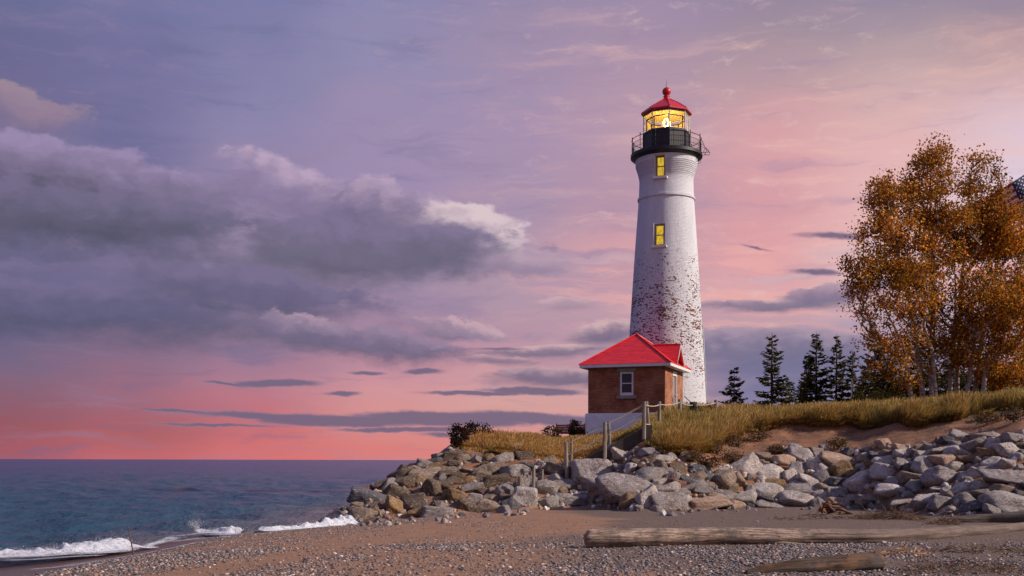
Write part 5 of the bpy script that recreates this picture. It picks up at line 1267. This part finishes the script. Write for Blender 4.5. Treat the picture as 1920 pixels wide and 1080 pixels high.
# ---------------------------------------------------------------- driftwood
def wood(name, pale, dark_, orange=0.0):
    m, t, b, out = material(name)
    co = t.new('ShaderNodeTexCoord').outputs['UV']; ob = obco(t)
    gr = t.noise(t.mapping(co, scale=(2.2, 34, 1)), 1.0, 6, .68, .4); g2 = t.noise(ob, 1.6, 5, .62); g3 = t.noise(t.mapping(co, scale=(10, 90, 1)), 1.0, 4, .65)
    c = t.mix(t.mr(gr, .34, .64), (*dark_, 1), (*pale, 1))
    c = t.mix(t.mr(g2, .45, .62, 0, .85), c, t.mix(gr, (.06, .045, .04, 1), (.17, .13, .11, 1)))
    c = t.mix(t.mr(g3, .5, .62, 0, .8), c, (.04, .03, .025, 1))
    if name == 'bleached_driftwood': c = t.mix(t.mr(t.new('ShaderNodeSeparateXYZ', {0: co}).outputs[0], 3.6, 5.6, 0, .8), c, t.mix(gr, (.06, .042, .035, 1), (.20, .145, .12, 1)))  # right half darker: tree shade painted into the colour, along with brown bark
    if orange: c = t.mix(t.mr(t.noise(ob, 3.2, 4, .6), .52, .66, 0, orange), c, t.mix(gr, (.10, .04, .015, 1), (.42, .19, .06, 1)))
    setin(t, b, Base_Color=c, Roughness=.8, Specular_IOR_Level=.25)
    bump(t, b, t.m('ADD', gr, t.m('MULTIPLY', g3, .5)), .9, .02); return m
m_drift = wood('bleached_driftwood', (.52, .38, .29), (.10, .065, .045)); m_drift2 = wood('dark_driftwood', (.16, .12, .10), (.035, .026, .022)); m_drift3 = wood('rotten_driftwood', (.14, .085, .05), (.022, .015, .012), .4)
def log_mesh(name, path, mat, seed, nseg=220, ns=40, rough=.12, label='', stubs=()):
    """path of (px, centre py, radius px, bottom distance)"""
    C_, Rd = [], []
    for px, py, rp_, Y in path: C_.append(P(px, py, Y)); Rd.append(rp_ * Y / F)
    C_ = np.array(C_); s = np.r_[0, np.cumsum(np.linalg.norm(np.diff(C_, axis=0), axis=1))]; u = np.linspace(0, s[-1], nseg)
    c = np.stack([np.interp(u, s, C_[:, k]) for k in range(3)], -1); kk = np.ones(15) / 15
    for k in range(3): c[7:-7, k] = np.convolve(c[:, k], kk, 'valid')
    rad = np.interp(u, s, Rd); c[:, 2] += .03 * (fbm(u * .8, u * 0, seed + 7) - .5)
    d = np.gradient(c, axis=0); d /= np.linalg.norm(d, axis=1)[:, None]; x = np.cross(d, [0, 0, 1.]); x /= np.linalg.norm(x, axis=1)[:, None]; y = np.cross(x, d)
    q = np.arange(ns) * 2 * np.pi / ns; U, Q = np.meshgrid(u, q, indexing='ij')
    cx_, cy_ = np.cos(Q) * 2.2, np.sin(Q) * 2.2
    n1 = fbm(U * .9 + cx_, cy_ + 9, seed, 4) - .5; n2 = fbm(U * .5 + 40, Q * 3.2, seed + 3, 4) - .5; n3 = fbm(U * 2.5, Q * 8, seed + 5, 3) - .5
    r_ = rad[:, None] * (1 + rough * 2.0 * n1 + rough * 1.6 * n2 + rough * .9 * n3)
    endf = np.clip(np.minimum(U - u[0], u[-1] - U) / (.5 * rad[:, None]), 0, 1) ** .35; r_ = r_ * (.25 + .75 * endf)
    jag = (np.minimum(U - u[0], u[-1] - U) < .22) * .10 * (fbm(Q * 2.5, Q * 0, seed + 11) - .5)
    V = c[:, None] + (x[:, None] * np.cos(Q)[..., None] + y[:, None] * np.sin(Q)[..., None]) * r_[..., None] + d[:, None] * jag[..., None]
    V[..., 2] *= 1; nv = nseg * ns; Vf = V.reshape(-1, 3)
    i = np.arange(nseg - 1)[:, None] * ns; j = np.arange(ns)[None]; k2 = (j + 1) % ns
    Fc = np.stack([i + j, i + k2, i + ns + k2, i + ns + j], -1).reshape(-1, 4)
    Vf = np.concatenate([Vf, c[:1] + d[:1] * .03, c[-1:]]); c0, c1 = nv, nv + 1
    caps = np.array([[c0, (jj + 1) % ns, jj, jj] for jj in range(ns)] ); 
    me = bpy.data.meshes.new(name); faces = [tuple(f) for f in Fc] + [(c0, (jj + 1) % ns, jj) for jj in range(ns)] + [(c1, nv - ns + jj, nv - ns + (jj + 1) % ns) for jj in range(ns)]
    org = c[nseg // 2].copy(); Vf = Vf - org
    me.from_pydata([tuple(v) for v in Vf], [], faces); me.polygons.foreach_set('use_smooth', [True] * len(faces))
    uvl = me.uv_layers.new(name='UVMap'); uvs = np.concatenate([np.stack([U, Q * .16], -1).reshape(-1, 2), [[0, 0], [0, 0]]])
    li = np.zeros(len(me.loops), np.int32); me.loops.foreach_get('vertex_index', li); uu = uvs[li]
    uvl.data.foreach_set('uv', uu.astype(np.float32).ravel()); me.update()
    o = bpy.data.objects.new(name, me); C.objects.link(o); o.location = org; me.materials.append(mat)
    o['label'] = label; o['category'] = 'driftwood'; return o, c, rad, org
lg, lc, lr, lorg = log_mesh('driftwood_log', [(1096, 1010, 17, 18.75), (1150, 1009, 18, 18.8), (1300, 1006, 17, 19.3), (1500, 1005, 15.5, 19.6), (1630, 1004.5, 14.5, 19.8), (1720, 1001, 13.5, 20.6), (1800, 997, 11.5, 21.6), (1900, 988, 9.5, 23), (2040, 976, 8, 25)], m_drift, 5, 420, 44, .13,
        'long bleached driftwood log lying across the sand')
sl = MB()   # splintered slab hanging from the lower edge of the log
for a_, b_, r_ in ((1440, 1514, .035), (1455, 1500, .028), (1180, 1260, .03)):
    pa, pb = P(a_, 1018, 19.35), P(b_, 1019, 19.4); mb_ = MB().tube([pa, pa.lerp(pb, .4) + Vector((0, -.02, .012)), pb], [r_ * .5, r_, r_ * .3], 7); mb_.v = [tuple(Vector(v) - Vector(lorg)) for v in mb_.v]; mb_.build('splinter', m_drift, lg, smooth=True)
log_mesh('driftwood_log', [(1768, 974, 4, 26.3), (1800, 973, 7, 26.3), (1850, 970, 9, 26.4), (1900, 969, 11, 26.3), (1990, 968, 11, 26)], m_drift2, 8, 160, 32, .2, 'dark half-buried log behind the right end of the bleached one')
log_mesh('driftwood_log', [(1396, 1078, 8, 14.5), (1430, 1072, 13, 14.6), (1500, 1065, 17, 14.7), (1560, 1060, 19, 14.8), (1630, 1055, 20, 14.9), (1656, 1053, 19, 14.95)], m_drift3, 9, 180, 36, .26, 'rotten dark log with orange splintered end in the near pebbles')
def bundle(name, segs, mat, lab, cat, org, ns=6):
    V0, F0 = tube_arrays([(np.array([list(p) for p in pts]) - np.array(org), rad) for pts, rad in segs], ns)
    o = link(name, npmesh(name, V0, F0, 4, True), mat); o.location = org; o['label'] = lab; o['category'] = cat; return o
r = np.random.default_rng(77)
org = P(1560, 955, 30); sg = []
for k in range(22):
    e = P(*( [(1600, 962), (1592, 958), (1530, 962), (1536, 955), (1545, 944), (1552, 941), (1580, 950), (1540, 960)][k % 8] ), 30 + r.normal(0, .15)); s_ = P(1556 + r.normal(0, 7), 953 + r.normal(0, 5), 30 + r.normal(0, .1))
    m1 = s_.lerp(e, .5) + Vector((r.normal(0, .04), 0, .07 + r.normal(0, .03))); sg.append(([s_, s_.lerp(m1, .5), m1, m1.lerp(e, .6), e], np.array([.055, .05, .04, .028, .012]) * r.uniform(.6, 1.1)))
bundle('root_stump', sg, wood('rusty_driftwood', (.34, .15, .07), (.09, .04, .02)), 'rust-brown torn root stump lying against the pale rocks', 'driftwood', org, 7)
def tangle(px0, px1, py0, py1, Y, n, lab, seed, rad=.006, L_=.35, mat=None, name='twig_tangle', up=.3):
    r = np.random.default_rng(seed); sg = []
    for k in range(n):
        px = r.uniform(px0, px1); yy_ = Y + r.normal(0, .25); p = P(px, 900, yy_); f = 1 - abs((px - (px0 + px1) / 2) / ((px1 - px0) / 2)) ** 2
        p.z = float(height(p.x, p.y)) + r.uniform(0, .10) * f; d = Vector((r.normal(0, 1), r.normal(0, .5), abs(r.normal(0, up)) * (.4 + f)))
        d.normalize(); l_ = L_ * r.uniform(.4, 1.3); q = p + d * l_ * .5 + Vector((r.normal(0, .03), 0, r.normal(0, .03))); e = p + d * l_ + Vector((r.normal(0, .05), 0, r.normal(0, .05)))
        sg.append(([p, q, e], np.array([1.2, 1, .5]) * rad * r.uniform(.6, 1.5)))
    o = bundle(name, sg, mat or M_TWIG, lab, 'twigs', P((px0 + px1) / 2, (py0 + py1) / 2, Y), 4); o['kind'] = 'stuff'; return o
M_TWIG = simple('brown_twigs', (.13, .075, .045), .9, nscale=5, namt=.5); M_TWIGO = simple('orange_splinters', (.36, .19, .085), .85, nscale=5, namt=.4)
tangle(1618, 1728, 955, 978, 27.6, 420, 'brown tangle of dry twigs behind the long log', 1)
tangle(1690, 1930, 1050, 1080, 14.6, 240, 'dead weeds and twigs in the bottom right corner', 2, .004, .16)
tangle(1640, 1740, 1030, 1040, 17.2, 50, 'strip of orange wood splinters before the long log', 3, .006, .22, M_TWIGO, up=.05)
tangle(1740, 1925, 1022, 1036, 17.8, 110, 'thin line of dark driftwood chips before the long log', 4, .005, .16, M_TWIG, up=.05)
tangle(1440, 1640, 964, 970, 27.5, 90, 'dark line of seaweed bits on the sand behind the log', 6, .007, .16, up=.03)
tangle(1740, 1800, 962, 985, 25.6, 120, 'small twigs heaped at the left end of the dark log', 7, .006, .25)
o = bundle('stick', [([P(240, 989, 21.6), P(243, 998, 21.6), P(246, 1018, 21.6), P(250, 1035, 21.6), P(251.5, 1048, 21.6)], np.array([.014, .011, .013, .013, .013])), ], M_TWIG, 'thin dark stick standing upright in the surf', 'stick', P(251, 1046, 21.6))
sg = [([P(952, 1038, 17.2), P(962, 1046, 17.1), P(974, 1056, 17.0)], np.array([.006, .008, .01])), ([P(962, 1046, 17.1), P(958, 1052, 17.05)], np.array([.006, .003]))]
bundle('stick', sg, M_TWIG, 'short bent twig lying on the near sand left of the log', 'stick', P(962, 1046, 17.1))
sg = [([P(1838, 1080, 14.2), P(1836, 1068, 14.2), P(1840, 1056, 14.2)], np.array([.007, .006, .004])), ([P(1836, 1068, 14.2), P(1822, 1062, 14.2)], np.array([.005, .003])), ([P(1862, 1058, 14.3), P(1872, 1068, 14.25), P(1884, 1078, 14.2)], np.array([.004, .006, .007])), ([P(1730, 1062, 14.5), P(1738, 1072, 14.4), P(1742, 1082, 14.3)], np.array([.004, .005, .006]))]
bundle('stick', sg, M_TWIG, 'forked bare twig poking up in the bottom right corner', 'stick', P(1836, 1070, 14.2))

# ---------------------------------------------------------------- bench, table, pole, flag
M_REDWOOD = simple('red_stained_wood', (.46, .13, .065), .75, nscale=7, namt=.3)
bz = float(height(*P(1070, 800, 57)[:2]))
bp = P(1070, 800, 57.5); zt_ = EYE + (HZ - 794) / F * 57.5
BN = empty('garden_bench', (bp.x, bp.y, bz), 'weathered red wooden bench half hidden in weeds left of the house', 'bench', rz=R(-8))
H_ = zt_ - bz
for k in range(4): MB().box((0, .06 * k, H_ - .10 - .115 * k), (1.45, .03, .095), Matrix.Rotation(R(-12), 3, 'X')).build('backrest_slat', M_REDWOOD, BN, bevel=.005)
MB().box((0, -.10, H_ - .52), (1.45, .42, .04)).build('seat', M_REDWOOD, BN, bevel=.005)
for s_ in (-1, 1):
    MB().box((s_ * .74, -.04, H_ - .30), (.06, .09, .62), Matrix.Rotation(R(12), 3, 'X')).box((s_ * .74, -.2, H_ - .30), (.06, .5, .05)).build('armrest', M_REDWOOD, BN, bevel=.005)
    MB().box((s_ * .70, -.28, (H_ - .54) / 2), (.07, .07, H_ - .54)).build('leg', M_REDWOOD, BN); MB().box((s_ * .70, .10, (H_ - .54) / 2), (.07, .07, H_ - .54)).build('leg', M_REDWOOD, BN)
tp_ = P(1638, 768, 47); gzz = float(height(tp_.x, tp_.y)); zt_ = EYE + (HZ - 765) / F * 47
TB = empty('picnic_table', (tp_.x, tp_.y, gzz), 'low red wooden table standing in the grass before the spruces', 'table', rz=R(2))
hh_ = zt_ - gzz
for k in range(3): MB().box((0, -.26 + .26 * k, hh_ - .03), (1.36, .24, .045)).build('tabletop_plank', M_REDWOOD, TB, bevel=.005)
MB().box((0, -.36, hh_ - .12), (1.3, .04, .12)).build('apron', M_REDWOOD, TB)
for sx_ in (-.62, .62):
    for sy_ in (-.28, .28): MB().box((sx_, sy_, (hh_ - .06) / 2), (.08, .08, hh_ - .06)).build('leg', M_REDWOOD, TB)
pp_ = P(1597, 770, 58); pp_.z = float(height(pp_.x, pp_.y)) - .1; o = MB().tube([pp_, P(1596, 735, 58), P(1597, 708, 58)], [.035, .03, .02], 7).build('thin_pole', simple('grey_pole', (.26, .23, .20), .8, nscale=9), None)
o['label'] = 'thin pale pole standing before the rust-flecked spruce'; o['category'] = 'pole'
# flag on its pole, mostly hidden behind the birches
YF = 64.5; kf = YF / F; top = P(1946, 306, YF)
pb_ = Vector((top.x + .06, top.y, float(height(top.x, top.y)) - .1))
o = MB().tube([pb_, Vector((pb_.x, pb_.y, top.z + .25))], [.09, .05], 12).build('flagpole', M_STEEL); o['label'] = 'tall metal flagpole behind the birches at the right edge'; o['category'] = 'flagpole'
MB().lathe([(.001, top.z + .40), (.06, top.z + .34), (.06, top.z + .28), (.001, top.z + .22)], 12, c=(pb_.x, pb_.y)).build('finial', M_STEEL, o, smooth=True)
FL, FH = 5.0, 2.63
def cloth(u, v):      # u along the fly, v downwards, both 0..1
    a = R(36 - 6 * u); f = np.array([-math.cos(a), 0, -math.sin(a)]); th = min(1, u * 2.2) * (a * .95)
    dn = np.array([math.sin(th), 0, -math.cos(th)])
    wave = .16 * math.sin(u * 13 + v * 2.2) * min(1, u * 4); 
    p = np.array(top) + f * u * FL + dn * v * FH * .93 + np.array([0, wave, 0]); return p
m_flag, t, b, out = material('flag_cloth')
uv = t.new('ShaderNodeTexCoord').outputs['UV']; sp = t.new('ShaderNodeSeparateXYZ', {0: uv})
stripe = t.m('MODULO', t.m('FLOOR', t.m('MULTIPLY', sp.outputs[1], 13.0)), 2.0)
cant = t.m('MULTIPLY', t.m('LESS_THAN', sp.outputs[0], .4), t.m('LESS_THAN', sp.outputs[1], 7 / 13))
setin(t, b, Base_Color=t.mix(cant, t.mix(stripe, (.32, .015, .03, 1), (.62, .6, .6, 1)), (.012, .018, .085, 1)), Roughness=.8)
nu, nv = 60, 30
V = [cloth(i / (nu - 1), j / (nv - 1)) for j in range(nv) for i in range(nu)]
me = npmesh('flag', np.array(V) - np.array(top), grid_faces(nu, nv), 4, True); uvl = me.uv_layers.new(name='UVMap')
li = np.zeros(len(me.loops), np.int32); me.loops.foreach_get('vertex_index', li)
uvl.data.foreach_set('uv', np.stack([(li % nu) / (nu - 1), (li // nu) / (nv - 1)], -1).astype(np.float32).ravel())
fl = link('flag', me, m_flag); fl.location = top; fl['label'] = 'star patterned blue flag corner showing above the birches at the right edge'; fl['category'] = 'flag'
st_ = MB()
for r_ in range(9):
    for c_ in range(6 if r_ % 2 == 0 else 5):
        u0 = .4 * ((c_ * 2 + 1 + (r_ % 2)) / 12); v0 = (7 / 13) * ((r_ + 1) / 10); pts = []
        for q in range(10):
            rad_ = (.062 if q % 2 == 0 else .027); a = math.pi / 2 + q * math.pi / 5
            pts.append(cloth(u0 + rad_ * math.cos(a) / FL, v0 - rad_ * math.sin(a) / FH) - np.array(top) + np.array([0, -.012, 0]))
        st_.poly([tuple(p) for p in pts])
st_.build('stars', M_WHITE, fl)
